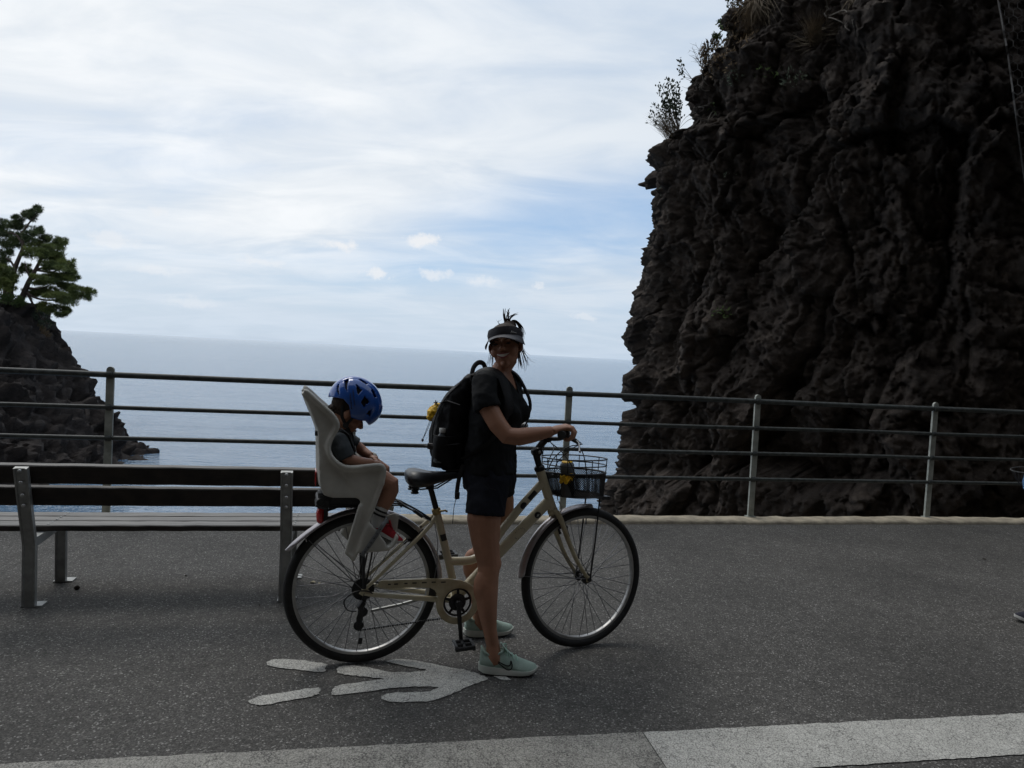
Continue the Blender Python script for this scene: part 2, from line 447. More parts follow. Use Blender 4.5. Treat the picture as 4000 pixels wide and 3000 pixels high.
def RM(*a):
    """rotation matrix from successive ('X', deg) pairs"""
    m = Matrix.Identity(3)
    for ax, d in a: m = m @ Matrix.Rotation(rad(d), 3, ax)
    return m

def smooth_curve(pts, n=8, closed=False):
    P = [np.array(p, float) for p in pts]; m = len(P); out = []
    rng_ = range(m if closed else m - 1)
    for i in rng_:
        p0 = P[(i - 1) % m] if closed or i > 0 else 2 * P[0] - P[1]
        p1, p2 = P[i], P[(i + 1) % m]
        p3 = P[(i + 2) % m] if closed or i + 2 < m else 2 * P[-1] - P[-2]
        for k in range(n):
            t = k / n
            out.append(.5 * (2 * p1 + (p2 - p0) * t + (2 * p0 - 5 * p1 + 4 * p2 - p3) * t * t + (3 * p1 - p0 - 3 * p2 + p3) * t ** 3))
    if not closed: out.append(P[-1])
    return [tuple(map(float, q)) for q in out]

# vectorised noise
def _h(ix, iy, iz, s):
    with np.errstate(over='ignore'):
        h = (ix.astype(np.uint32) * np.uint32(374761393) + iy.astype(np.uint32) * np.uint32(668265263) + iz.astype(np.uint32) * np.uint32(2246822519) + np.uint32((s * 3266489917) & 0xffffffff))
        h = (h ^ (h >> np.uint32(13))) * np.uint32(1274126177)
        h = (h ^ (h >> np.uint32(16))) * np.uint32(2654435761)
        return ((h ^ (h >> np.uint32(15))) & np.uint32(0xffffff)).astype(np.float64) / 16777215.0

def vnoise(p, s=0):
    i = np.floor(p).astype(np.int64); f = p - i; f = f * f * f * (f * (f * 6 - 15) + 10); r = 0
    for dx in (0, 1):
        wx = f[:, 0] if dx else 1 - f[:, 0]
        for dy in (0, 1):
            wy = f[:, 1] if dy else 1 - f[:, 1]
            for dz in (0, 1):
                wz = f[:, 2] if dz else 1 - f[:, 2]
                r = r + wx * wy * wz * _h(i[:, 0] + dx, i[:, 1] + dy, i[:, 2] + dz, s)
    return r * 2 - 1

def fbm(p, octv=5, s=0, gain=.5, ridged=False):
    a, r, t = 1.0, 0, 0
    for k in range(octv):
        v = vnoise(p * 2.03 ** k + 17.3 * k, s + k)
        if ridged: v = 1 - 2 * np.abs(v)
        r = r + a * v; t += a; a *= gain
    return r / t

def worley(p, s=0):
    i = np.floor(p).astype(np.int64); F1 = np.full(len(p), 9.0); F2 = np.full(len(p), 9.0); ID = np.zeros(len(p))
    for dx in (-1, 0, 1):
        for dy in (-1, 0, 1):
            for dz in (-1, 0, 1):
                c = i + np.array([dx, dy, dz])
                q = np.stack([_h(c[:, 0], c[:, 1], c[:, 2], s + k) for k in (11, 23, 37)], 1)
                d = np.sqrt((((c + q) - p) ** 2).sum(1))
                m1 = d < F1
                F2 = np.where(m1, F1, np.minimum(F2, d)); ID = np.where(m1, q[:, 0], ID); F1 = np.where(m1, d, F1)
    return F1, F2, ID

def facets(p, s=0, tilt=1.0):
    """broken rock: every cell is a randomly raised and tilted plane; returns height and closeness to a joint"""
    i = np.floor(p).astype(np.int64); n = len(p); F1 = np.full(n, 9.0); F2 = np.full(n, 9.0); H = np.zeros(n)
    for dx in (-1, 0, 1):
        for dy in (-1, 0, 1):
            for dz in (-1, 0, 1):
                c = i + np.array([dx, dy, dz])
                q = np.stack([_h(c[:, 0], c[:, 1], c[:, 2], s + k) for k in (11, 23, 37)], 1)
                rel = p - (c + q); d = np.sqrt((rel ** 2).sum(1))
                t = np.stack([_h(c[:, 0], c[:, 1], c[:, 2], s + k) for k in (51, 63, 77)], 1) * 2 - 1
                h = (_h(c[:, 0], c[:, 1], c[:, 2], s + 91) - .5) * 1.1 + (rel * t).sum(1) * tilt
                m1 = d < F1
                F2 = np.where(m1, F1, np.minimum(F2, d)); H = np.where(m1, h, H); F1 = np.where(m1, d, F1)
    return H, np.clip((F2 - F1) / .12, 0, 1)

def grid_mesh(name, P, nu, nv, mat, closed_u=False, **tags):
    idx = np.arange(nu * nv).reshape(nu, nv)
    a, b, c, d = idx[:-1, :-1], idx[1:, :-1], idx[1:, 1:], idx[:-1, 1:]
    q = np.stack([a, b, c, d], -1).reshape(-1, 4)
    me = bpy.data.meshes.new(name)
    me.vertices.add(len(P)); me.vertices.foreach_set('co', P.astype(np.float32).ravel())
    me.loops.add(q.size); me.loops.foreach_set('vertex_index', q.astype(np.int32).ravel())
    me.polygons.add(len(q)); me.polygons.foreach_set('loop_start', np.arange(0, q.size, 4, dtype=np.int32)); me.polygons.foreach_set('loop_total', np.full(len(q), 4, np.int32))
    me.update(); me.validate(); me.shade_smooth()
    return link(name, me, mat, **tags)

# ------------------------------------------------------------------ road, kerb, sea
RA = Vector((-3.822, 5.158, 0)); RU = Vector((.978, .2083, 0)).normalized(); RN = Vector((-RU.y, RU.x, 0))   # kerb front line
def kpt(s, d, z): return RA + RU * s + RN * d + Vector((0, 0, z))
SEA_Z = -7.55
m = MB(); nn = 60
m.add([kpt(-30 + i, 0.03, 0) for i in range(nn + 1)] + [kpt(-30 + i, -12.5, 0) for i in range(nn + 1)], [(i, nn + 1 + i, nn + 2 + i, i + 1) for i in range(nn)])
m.build('road', M['asphalt'], kind='structure', smooth=False)

random.seed(4)
def kerb_mesh():
    S = np.arange(-30, 30.01, .04); prof = [(0, -.3), (0, .012), (.010, .026), (.04, .031), (.12, .033), (.20, .031), (.232, .02), (.24, -.3), (.24, -9.5)]
    P = []
    for s_ in S:
        for d, z in prof: P.append(kpt(s_, d, z))
    P = np.array([tuple(p) for p in P])
    nz = fbm(P * np.array([7, 7, 7.]), 4, 3) * .012 + fbm(P * 1.3, 2, 9) * .012
    side = np.tile(np.array([0 if z < -.2 else 1 for d, z in prof]), len(S))
    hi = np.tile(np.array([1.0 if z > .0 else 0.0 for d, z in prof]), len(S))
    P[:, 2] += nz * hi * .6
    P[:, 1] += nz * side
    # the strip sinks towards the right until it lies almost flush
    P[:, 2] -= hi * .006 * np.clip((P[:, 0] - 1) / 4, 0, 1)
    return grid_mesh('kerb', P, len(S), len(prof), M['concrete'], kind='structure')
kerb_mesh()

# sea: one sheet out to the horizon, finely cut near the shore with real swell
def sea_sheet():
    ys = np.concatenate([np.arange(4, 40, .5), 40 * 1.035 ** np.arange(0, 190)])
    us = np.linspace(-3.2, 3.2, 300)
    YY, UU = np.meshgrid(ys, us, indexing='ij')
    X = UU * np.maximum(YY, 25); P = np.stack([X.ravel(), YY.ravel(), np.full(X.size, SEA_Z)], 1)
    w = fbm(P * np.array([.12, .28, 0]) + 5, 4, 2) * .16 * np.clip(1.2 - P[:, 1] / 250, 0, 1)
    P[:, 2] += w
    return grid_mesh('sea', P[:, :], len(ys), len(us), M['sea'], kind='structure')
sea_sheet()
for o in [bpy.data.objects['sea']]:
    o.data.flip_normals()

# painted markings on the road (sheets 4 mm above the asphalt)
def ground_poly(name, pts, mat, z=.004, n=6, jit=.004, **tags):
    c = smooth_curve([(x, y, 0) for x, y in pts], n, True) if n > 1 else [(x, y, 0) for x, y in pts]
    r = random.Random(len(c)); q = [(x + r.uniform(-jit, jit), y + r.uniform(-jit, jit), z) for x, y, _ in c]
    bm = bmesh.new(); bm.faces.new([bm.verts.new(p) for p in q]); bmesh.ops.triangulate(bm, faces=bm.faces[:]); bmesh.ops.recalc_face_normals(bm, faces=bm.faces[:])
    for f in bm.faces:
        if f.normal.z < 0: f.normal_flip()
    me = bpy.data.meshes.new(name); bm.to_mesh(me); bm.free()
    return link(name, me, mat, kind='structure', **tags)
ground_poly('arrow_marking', [(-0.714, 3.12), (-0.688, 3.146), (-0.592, 3.142), (-0.484, 3.109), (-0.384, 3.116), (-0.32, 3.143), (-0.406, 3.169), (-0.493, 3.2), (-0.508, 3.223), (-0.438, 3.247), (-0.33, 3.22), (-0.222, 3.186), (-0.131, 3.158), (-0.061, 3.121), (-0.042, 3.083), (-0.084, 3.046), (-0.169, 2.954), (-0.227, 2.895), (-0.273, 2.862), (-0.345, 2.847), (-0.431, 2.841), (-0.469, 2.866), (-0.465, 2.895), (-0.419, 2.917), (-0.307, 2.936), (-0.249, 2.985), (-0.333, 2.983), (-0.426, 2.963), (-0.544, 2.912), (-0.661, 2.874), (-0.682, 2.897), (-0.683, 2.937), (-0.646, 2.969), (-0.564, 3.006), (-0.492, 3.039), (-0.572, 3.047), (-0.654, 3.057), (-0.704, 3.076)], M['paint'])
ground_poly('stripe_marking', [(-1.038, 3.135), (-1.016, 3.169), (-0.944, 3.181), (-0.83, 3.165), (-0.771, 3.151), (-0.769, 3.113), (-0.764, 3.072), (-0.845, 3.077), (-0.949, 3.089), (-1.015, 3.107)], M['paint'])
ground_poly('stripe_marking', [(-0.989, 2.784), (-0.956, 2.829), (-0.85, 2.882), (-0.763, 2.926), (-0.739, 2.922), (-0.734, 2.892), (-0.744, 2.858), (-0.828, 2.811), (-0.91, 2.766), (-0.957, 2.764)], M['paint'])
ground_poly('paint_spot', [(-0.017, 3.126), (0.006, 3.144), (0.041, 3.118), (0.061, 3.091), (0.021, 3.086)], M['paint'])
def line_sheet(name, x0, x1, mat):
    """edge line along the path: far edge fitted to the road, about 0.27 m wide"""
    n = max(2, int((x1 - x0) / .03)); rr = random.Random(7); vs = []
    for i in range(n + 1):
        x = x0 + (x1 - x0) * i / n; y = 2.292 + (x + 1.63) * .1875
        vs += [(x, y + rr.uniform(-.004, .004), .004), (x + .05, y - .285 + rr.uniform(-.004, .004), .004)]
    return MB().add(vs, [(2 * i, 2 * i + 1, 2 * i + 3, 2 * i + 2) for i in range(n)]).build(name, mat, smooth=False, kind='structure')
line_sheet('edge_line', -14, .578, M['paint_worn'])
line_sheet('edge_line', .582, 14, M['paint'])

# ------------------------------------------------------------------ cliff on the right
def tri(x, xs, ys): return np.interp(x, xs, ys)
def hz_at(y, x): return 1.45 + ((1381 + .0524 * (x - 2000)) - y) / 2770 * 14.0
SIL = [(3400, -900), (3050, -260), (2895, 0), (2868, 50), (2812, 70), (2800, 110), (2790, 210), (2742, 235), (2690, 255), (2640, 300), (2628, 370), (2652, 425), (2640, 470), (2612, 515), (2560, 535), (2540, 580), (2562, 625), (2530, 680), (2520, 780), (2525, 850), (2492, 960), (2503, 1000), (2492, 1080), (2472, 1190), (2450, 1240), (2452, 1290), (2470, 1340), (2465, 1400), (2425, 1460), (2430, 1530), (2468, 1560), (2450, 1650), (2446, 1770), (2452, 1850), (2402, 1900), (2393, 1960), (2400, 2010), (2385, 2200), (2350, 2600), (2320, 3200)]
sil_h = np.array([hz_at(y, x) for x, y in SIL]); sil_x = np.array([(x - 2000) / 2770 * 14.0 for x, y in SIL])
o_ = np.argsort(sil_h); sil_h, sil_x = sil_h[o_], sil_x[o_]

def cliff_right():
    plan = np.array(smooth_curve([(16, 7.9), (12.5, 8.6), (9.5, 9.3), (7.2, 10.2), (5.4, 11.2), (4.2, 12.4), (3.25, 13.2), (2.72, 13.9), (2.62, 14.6), (2.95, 15.6), (4.0, 18), (7, 23), (14, 30), (30, 40)], 24))
    seg = np.r_[0, np.cumsum(np.linalg.norm(np.diff(plan, axis=0), axis=1))]
    s_edge = seg[np.argmin(plan[:, 0])]
    ss = np.r_[np.arange(0, s_edge - 10.5, .2), np.arange(s_edge - 10.5, s_edge + 2.2, .030), np.arange(s_edge + 2.2, seg[-1], .5)]
    px, py = np.interp(ss, seg, plan[:, 0]), np.interp(ss, seg, plan[:, 1])
    tx, ty = np.gradient(px, ss), np.gradient(py, ss); ln = np.hypot(tx, ty); nx, ny = -ty / ln * -1, tx / ln * -1
    # outward = towards camera / sea side on the left
    nx, ny = ty / ln * -1, tx / ln
    hs = np.r_[np.arange(-8.6, -2.6, .25), np.arange(-2.6, 10.2, .030), np.arange(10.2, 19, .25)]
    PX, H = np.meshgrid(px, hs, indexing='ij'); PY = np.meshgrid(py, hs, indexing='ij')[0]
    NX = np.meshgrid(nx, hs, indexing='ij')[0]; NY = np.meshgrid(ny, hs, indexing='ij')[0]; SS = np.meshgrid(ss, hs, indexing='ij')[0]
    w = np.where(SS < s_edge, np.clip(1 - (s_edge - SS) / 6.0, .0, 1) ** 1.2, 1.0)
    xe = np.interp(H, sil_h, sil_x)
    X = PX + (xe - 2.62 + .22 - .12 * np.clip((H - .5) / 5, 0, 1) - .10 * np.clip((H - 2.5) / 2.5, 0, 1) - .30 * np.exp(-((H - 5.6) / .38) ** 2)) * w
    Y_ = PY + np.clip(H - 5, 0, 20) * .22 * (1 - .6 * w)
    P = np.stack([X.ravel(), Y_.ravel(), H.ravel()], 1)
    Nn = np.stack([NX.ravel(), NY.ravel(), np.zeros(P.shape[0])], 1)
    near = np.exp(-((SS.ravel() - s_edge) / 1.3) ** 2)
    warp = np.stack([fbm(P * .9 + 3, 3, 40), fbm(P * .9 + 9, 3, 41), fbm(P * .9 + 15, 3, 42)], 1) * .35
    st = np.array([1.0, 1.0, .55])
    big = fbm(P * st * .42 + 2.2, 3, 5)
    dg = P @ np.array([[1, 0, 0], [0, 1, 0], [.35, 0, 1]])
    F1, F2, idv = worley((dg + warp) * np.array([.95, .95, .55]), 1)
    lump = np.sqrt(np.clip(1 - (F1 / .95) ** 2, 0, 1)) * (.35 + .65 * idv)
    crev = np.clip((F2 - F1) / .10, 0, 1)
    G1, G2, idw = worley((P + warp * .6) * np.array([2.4, 2.4, 1.7]), 2)
    lump2 = np.sqrt(np.clip(1 - (G1 / .95) ** 2, 0, 1)) * (.3 + .7 * idw)
    crev2 = np.clip((G2 - G1) / .14, 0, 1)
    K1, K2, idk = worley((P + warp * .3) * 6.5, 3)
    lump3 = np.sqrt(np.clip(1 - (K1 / .95) ** 2, 0, 1)) * (.3 + .7 * idk)
    fine = fbm(P * 9.0, 5, 20, .6, True)
    mid = fbm(P * np.array([2.2, 2.2, 1.1]), 4, 30, .55, True)
    rv = fbm((P + warp * .8) * np.array([1.0, 1.0, .5]), 5, 33, .58, True)
    rv2 = fbm((P + warp * .5) * np.array([4.4, 4.4, 3.2]), 5, 36, .62, True)
    w1 = P + warp * .7 + np.stack([fbm(P * 3.1, 3, 43), fbm(P * 3.1 + 5, 3, 44), fbm(P * 3.1 + 9, 3, 45)], 1) * .10
    fa, ja = facets(w1 * np.array([.62, .62, .30]), 201, 1.1)
    fb, jb = facets(w1 * np.array([1.5, 1.5, .85]), 202, 1.2)
    fc_, jc = facets(w1 * np.array([4.0, 4.0, 3.0]), 203, 1.2)
    fd, jd = facets(w1 * 9.5, 204, 1.2)
    d = .70 * big * (1 - .85 * near) + .55 * fa * (1 - .65 * near) + .24 * fb * (1 - .3 * near) + .075 * fc_ + .042 * fd + .36 * lump * (1 - .5 * near) + .15 * lump2 + .045 * lump3 + .12 * rv * (1 - .5 * near) + .06 * rv2 + .045 * fine - .16 * (1 - ja) * (1 - .5 * near) - .07 * (1 - jb) - .02 * (1 - jc) - .27
    P = P + Nn * d[:, None]
    P[:, 2] -= .12 * lump + .05 * lump2 - .08 * mid + .10 * fa + .05 * fb
    return grid_mesh('cliff', P, len(ss), len(hs), M['rock'], label='tall dark volcanic rock cliff rising behind the railing on the right', category='cliff')
cliff_o = cliff_right()
# ------------------------------------------------------------------ far headland on the left
def headland():
    prof_d = np.array([-6, -2, -.6, 0, 1.4, 2.3, 3.0, 4.6, 5.2, 6.6, 7.2, 7.5, 8.3, 9.0, 11, 14, 20, 40.])
    prof_z = np.array([-4, -1.6, -.6, 0, 1.25, 2.2, 2.5, 4.1, 5.0, 6.1, 7.7, 8.5, 9.3, 10.5, 11.0, 11.3, 12.5, 15.0])
    ys = np.arange(26, 66, .22); ds = np.r_[np.arange(-6, 16, .16), np.arange(16, 40, .8)]
    YY, DD = np.meshgrid(ys, ds, indexing='ij')
    edge = -26.6 + .9 * np.sin(YY * .33 + 1.0) * np.clip((50 - YY) / 8, 0, 1)
    back = np.clip(YY - 52.5, 0, 99); front = np.clip(36 - YY, 0, 99)
    de = DD - .55 * back ** 1.35 - front * .5
    Z = SEA_Z + np.interp(de, prof_d, prof_z)
    P = np.stack([(edge - DD).ravel(), YY.ravel(), Z.ravel()], 1)
    wp = P + np.stack([fbm(P * .5, 3, 60), fbm(P * .5 + 7, 3, 61), fbm(P * .5 + 13, 3, 62)], 1) * .5
    F1, F2, i1 = worley(wp * .55, 6); G1, G2, i2 = worley(wp * 1.25, 7)
    l1 = np.sqrt(np.clip(1 - (F1 / .95) ** 2, 0, 1)) * (.3 + .7 * i1); l2 = np.sqrt(np.clip(1 - (G1 / .95) ** 2, 0, 1)) * (.3 + .7 * i2)
    amp = np.clip(1.15 - (DD.ravel() - 8) / 8, .25, 1)
    fA, jA = facets(wp * .42, 210, 1.1); fB, jB = facets(wp * 1.0, 211, 1.1); fC, jC = facets(wp * 2.2, 212, 1.1)
    d = (.55 * l1 + .36 * l2 + .9 * fA + .5 * fB + .24 * fC - .25 * (1 - jA) - .15 * (1 - jB) + .45 * fbm(P * .35, 4, 50) + .16 * fbm(P * 2.6, 4, 51, .6, True) - .5) * amp
    P[:, 0] += d * .8; P[:, 2] += d * .55
    o = grid_mesh('headland', P, len(ys), len(ds), M['rock_far'], label='dark rocky headland sloping into the sea on the left below the pines', category='headland')
    o.data.flip_normals()
    return o
headland()

# the hillside that the path is cut into, behind the photographer (it shades the path)
def hillside():
    xs = np.arange(-45, 45.1, .5); hs = np.arange(-.5, 26, .5)
    XX, HH = np.meshgrid(xs, hs, indexing='ij')
    P = np.stack([XX.ravel(), (-3.6 + XX * .17 - HH * .12 + np.abs(XX) ** 1.6 * .012).ravel(), HH.ravel()], 1)
    P[:, 1] += fbm(P * .35, 4, 70) * 1.3 + fbm(P * 1.4, 3, 71) * .3
    return grid_mesh('hillside', P, len(xs), len(hs), M['rock'], kind='structure')
hillside()

# ------------------------------------------------------------------ railing
POSTS = [-4.84, -2.97, -1.11, .755, 2.61, 4.47, 6.32, 8.275, 10.13, 12.0]
RZ = (1.122, .868, .627, .383)
ryaw = math.atan2(RU.y, RU.x)
rail_root = thing('railing', 'dark green painted steel tube railing along the seaward edge of the path', 'railing', tuple(kpt(4.47, .195, .03)), ryaw)
for k, s_ in enumerate(POSTS):
    x = s_ - 4.47; z0 = -.01
    m = MB(); w, dpt, top = .056, .022, 1.128
    ring = [(-w / 2, z0), (w / 2, z0)] + [(w / 2 * math.cos(t), top + w / 2 * math.sin(t)) for t in np.linspace(0, PI, 7)]
    m.prism(ring, -dpt / 2, dpt / 2, lambda a, b, y: (x + a + (b - .5) * (.004 if k % 2 else -.003), y, b))
    m.box((x, 0, z0 + .009), (.085, .06, .010))
    po = m.build('post', M['post'], rail_root, sharp=30)
    for q in RZ:
        c = MB(); c.lathe([(.030 if q > 1 else .025, -.022), (.033 if q > 1 else .027, -.012), (.033 if q > 1 else .027, .012), (.030 if q > 1 else .025, .022)], (x, 0, q - .03), (1, 0, 0), 14)
        c.build('collar', M['rail'], po)
for k in range(len(POSTS) - 1):
    a, b = POSTS[k] - 4.47, POSTS[k + 1] - 4.47
    for q in RZ:
        r = .0235 if q > 1 else .0172
        sag = random.Random(k * 7 + int(q * 100)).uniform(-.004, .004)
        pts = [(a + (b - a) * t, .002, q - .03 + sag * math.sin(PI * t)) for t in (0.004, .25, .5, .75, .996)]
        MB().tube(pts, r, 12).build('rail', M['rail'], rail_root)

# ------------------------------------------------------------------ bench (back turned to the camera)
bench = thing('park_bench', 'park bench with dark wooden back planks and galvanised steel legs facing the sea', 'bench', (-2.457, 3.653, 0), rad(12.15))
BL = 1.273; X0, X1 = -.40, BL + .36
def plank(name, y, z, wy, wz, mat, R=None, rnd=0):
    m = MB(); n = 26; r_ = random.Random(rnd); vs = []
    hy, hz, b = wy / 2, wz / 2, .005
    ring = [(-hy + b, -hz), (hy - b, -hz), (hy, -hz + b), (hy, hz - b), (hy - b, hz), (-hy + b, hz), (-hy, hz - b), (-hy, -hz + b)]
    R = R or Matrix.Identity(3); rings = []
    for i in range(n + 1):
        x = X0 + (X1 - X0) * i / n; dz, dy = r_.uniform(-.0012, .0012), r_.uniform(-.001, .001)
        rings.append([Vector((x, y, z)) + R @ Vector((0, p + dy, q + dz)) for p, q in ring])
    m.loft(rings)
    return m.build(name, mat, bench, sharp=35)
Rb = RM(('X', 15))
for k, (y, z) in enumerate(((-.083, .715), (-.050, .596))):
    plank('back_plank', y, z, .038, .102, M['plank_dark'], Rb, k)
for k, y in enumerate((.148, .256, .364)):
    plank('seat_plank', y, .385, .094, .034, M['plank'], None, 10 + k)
def chan(m, pts, w, dpt):
    """flat steel bar with a small edge flange, swept along points in the y-z plane"""
    m.tube(pts, [(w / 2, dpt / 2)] * len(pts), 4, flat=lambda i: (0, 1, .2))
for fx in (0.0, BL):
    def bar(name, pts, w, dpt, fl=True):
        rings = []
        P = [Vector((fx, y, z)) for y, z in pts]
        for i, p in enumerate(P):
            d = (P[min(i + 1, len(P) - 1)] - P[max(i - 1, 0)]).normalized(); nrm = Vector((0, -d.z, d.y))
            if fl: prof = [(-w / 2, 0), (-w / 2, dpt), (-w / 2 + .007, dpt), (-w / 2 + .011, dpt - .006), (w / 2 - .011, dpt - .006), (w / 2 - .007, dpt), (w / 2, dpt), (w / 2, 0)]
            else: prof = [(-w / 2, 0), (-w / 2, dpt), (w / 2, dpt), (w / 2, 0)]
            rings.append([p + Vector((a, 0, 0)) + nrm * b for a, b in prof])
        return MB().loft(rings).build(name, M['galv'], bench, sharp=25)
    rear = bar('rear_leg', [(.0, .006), (-.006, .20), (-.008, .33), (-.018, .37), (-.045, .46), (-.085, .60), (-.128, .757)], .062, .028)
    bar('front_leg', [(.40, .006), (.392, .20), (.385, .352)], .055, .028)
    MB().loft([[Vector((fx - .024, .0, .315)), Vector((fx + .024, .0, .315)), Vector((fx + .024, .0, .366)), Vector((fx - .024, .0, .366))],
               [Vector((fx - .024, .41, .338)), Vector((fx + .024, .41, .338)), Vector((fx + .024, .41, .366)), Vector((fx - .024, .41, .366))]]).build('seat_support', M['galv'], bench, sharp=25)
    for y in (.0, .40):
        MB().box((fx + .012, y + .012, .004), (.10, .07, .008)).build('foot_plate', M['galv'], bench, smooth=False)
    for y, z in ((-.150, .738), (-.134, .678), (-.115, .610), (-.099, .553)):
        MB().lathe([(.010, 0), (.010, .004), (.007, .008), (.002, .010)], (fx, y - .004, z), (0, -.966, .26), 10).build('bolt', M['bolt'] if z < .7 else M['galv'], bench)
    for y in (.148, .256, .364):
        for dy in (-.026, .026):
            MB().lathe([(.0070, 0), (.0065, .002), (.004, .004), (.001, .0045)], (fx + .03, y + dy, .402), (0, 0, 1), 10).build('bolt', M['galv'], bench)
# ------------------------------------------------------------------ bicycle (local x forward, y away from the camera, z up)
BIKE_LOC = (-.643, 3.193, 0.004); BIKE_RZ = rad(16.91)
M['cream'] = pm('cream_paint', (.62, .56, .40), .34, var=.06, scale=7, coat=.25)
M['cream_worn'] = pm('cream_worn', (.58, .52, .36), .42, col2=(.40, .33, .20), scale=16, coat=.1)
M['rubber'] = pm('tyre_rubber', (.018, .018, .018), .78, var=.3, scale=40, bump=.3, bscale=180)
M['alu'] = pm('rim_aluminium', (.40, .40, .395), .40, .8, var=.12, scale=25)
M['steel'] = pm('fender_steel', (.50, .47, .48), .30, .8, var=.18, scale=9)
M['spoke'] = pm('spoke_steel', (.20, .20, .21), .4, .8, var=.1)
M['black'] = pm('black_metal', (.016, .016, .018), .38, .2, var=.3, scale=30)
M['plastic'] = pm('black_plastic', (.020, .020, .021), .5, var=.3, scale=40, bump=.1)
M['vinyl'] = pm('saddle_vinyl', (.020, .021, .024), .36, var=.2, scale=60, bump=.15, bscale=220)
M['gold'] = pm('clamp_gold', (.45, .34, .14), .4, .4, var=.2)
M['redlens'] = pm('red_lens', (.55, .018, .02), .15, var=.15, scale=60, coat=.6)
M['clear'] = pm('clear_plastic', (.72, .72, .72), .15, var=.1, scale=30)
M['sticker'] = pm('black_sticker', (.015, .015, .016), .3, var=.2)
M['white_ink'] = pm('white_ink', (.62, .62, .6), .5, var=.1)
M['dark_ink'] = pm('dark_ink', (.05, .045, .035), .6, var=.2)
bike = thing('bicycle', 'cream step-through city bicycle with wire front basket and silver mudguards', 'bicycle', BIKE_LOC, BIKE_RZ)
AX = Vector((.846, 0, .872)); ADIR = Vector((-.354, 0, .935)).normalized()
ST = Matrix.Translation(AX) @ Matrix.Rotation(rad(11), 4, ADIR) @ Matrix.Translation(-AX)
RW, FW = (.01, .345), (1.10, .345)

# wheels: tyre, rim, hub and 36 spokes each
tm = MB(); tm.ring((0, 0, 0), .3260, .0220, seg=72, tseg=12); tyre_me = tm.mesh('tyre')
rm_ = MB(); prof = [(.293, -.004), (.293, .004), (.297, .0115), (.3135, .0125), (.315, .0105), (.311, .0085), (.311, -.0085), (.315, -.0105), (.3135, -.0125), (.297, -.0115)]
rings = []
for i in range(73):
    t = 2 * PI * i / 72; rings.append([(r * math.cos(t), y, r * math.sin(t)) for r, y in prof])
rm_.loft(rings, cap=False); rim_me = rm_.mesh('rim'); rim_me.set_sharp_from_angle(angle=rad(35))
hm = MB(); hm.lathe([(.006, -.058), (.006, -.052), (.012, -.05), (.012, -.036), (.027, -.034), (.027, -.030), (.014, -.024), (.012, 0), (.014, .024), (.027, .030), (.027, .034), (.012, .036), (.012, .05), (.006, .052), (.006, .058)], (0, 0, 0), (0, 1, 0), 20); hub_me = hm.mesh('hub')
hub_me.set_sharp_from_angle(angle=rad(40))
sp_me = []
for side in (-1, 1):
    for lead in (-1, 1):
        a = rad(62) * lead
        s_ = MB().tube([(.024 * math.cos(a), side * .031, .024 * math.sin(a)), (.296, side * .004, 0.0)], .0017, 5)
        sp_me.append(s_.mesh('spoke'))
wheels = []
for w_i, (wx, wz) in enumerate((RW, FW)):
    e = link('wheel', None, None, bike)
    e.matrix_local = (ST if w_i else Matrix.Identity(4)) @ Matrix.Translation((wx, 0, wz))
    e.empty_display_size = .05
    link('tyre', tyre_me, M['rubber'], e); link('rim', rim_me, M['alu'], e); link('hub', hub_me, M['alu'] if w_i else M['black'], e)
    for k in range(36):
        link('spoke', sp_me[k % 4], M['spoke'], e, rot=(0, rad(k * 10.0 + 3), 0))
    MB().tube([(.012, .0, .262), (.012, 0, .292)], .0028, 6).build('valve', M['black'], e)
    wheels.append(e)
# spoke reflector near the foot of the rear wheel
MB().box((.0, -.008, -.245), (.016, .008, .030), RM(('Y', 4))).build('spoke_reflector', M['plastic'], wheels[0], smooth=False)

# frame
m = MB()
def tb(pts, r, seg=14): m.tube(pts, r, seg)
tb([(.452, 0, .262), (.445, 0, .30), (.405, 0, .45), (.335, 0, .692)], .0185)
tb([(.445, 0, .272), (.60, 0, .432), (.895, 0, .737)], [.0230, .0255, .0265])
tb(smooth_curve([(.866, 0, .838), (.76, 0, .720), (.655, 0, .588), (.575, 0, .490), (.525, 0, .456), (.47, 0, .450), (.405, 0, .452)], 5), .0200)
tb([(.838, 0, .884), (.840, 0, .878), (.866, 0, .812), (.888, 0, .755), (.908, 0, .702), (.911, 0, .695)], [.0225, .0235, .0215, .0225, .0240, .0230], 18)
for sy in (-1, 1):
    tb([(.328, sy * .018, .668), (.300, sy * .040, .632), (.26, sy * .050, .592), (.03, sy * .064, .372), (.012, sy * .066, .352)], [.009, .0095, .0095, .0085, .007], 10)
    tb([(.440, sy * .028, .272), (.37, sy * .040, .283), (.30, sy * .046, .294), (.06, sy * .064, .330), (.012, sy * .066, .338)], [.013, .0135, .0125, .0115, .009], 10)
    m.box((.012, sy * .066, .345), (.030, .006, .036), RM(('Y', 35)))
m.lathe([(.022, -.036), (.024, -.034), (.024, .034), (.022, .036)], (.447, 0, .270), (0, 1, 0), 18)
m.tube([(.262, -.05, .594), (.262, .05, .594)], .008, 10)
m.build('frame', M['cream'], bike, sharp=50)
MB().lathe([(.0185, -.014), (.021, -.011), (.021, .010), (.0175, .014)], (.335, 0, .692), (-.29, 0, .957), 16).build('seat_clamp', M['gold'], bike)
MB().tube([(.345, -.022, .695), (.372, -.026, .700), (.382, -.022, .694)], [.005, .0045, .005], 8).build('quick_release_lever', M['gold'], bike)
MB().tube([(.337, 0, .69), (.296, 0, .822)], .0136, 14).build('seat_post', M['black'], bike)
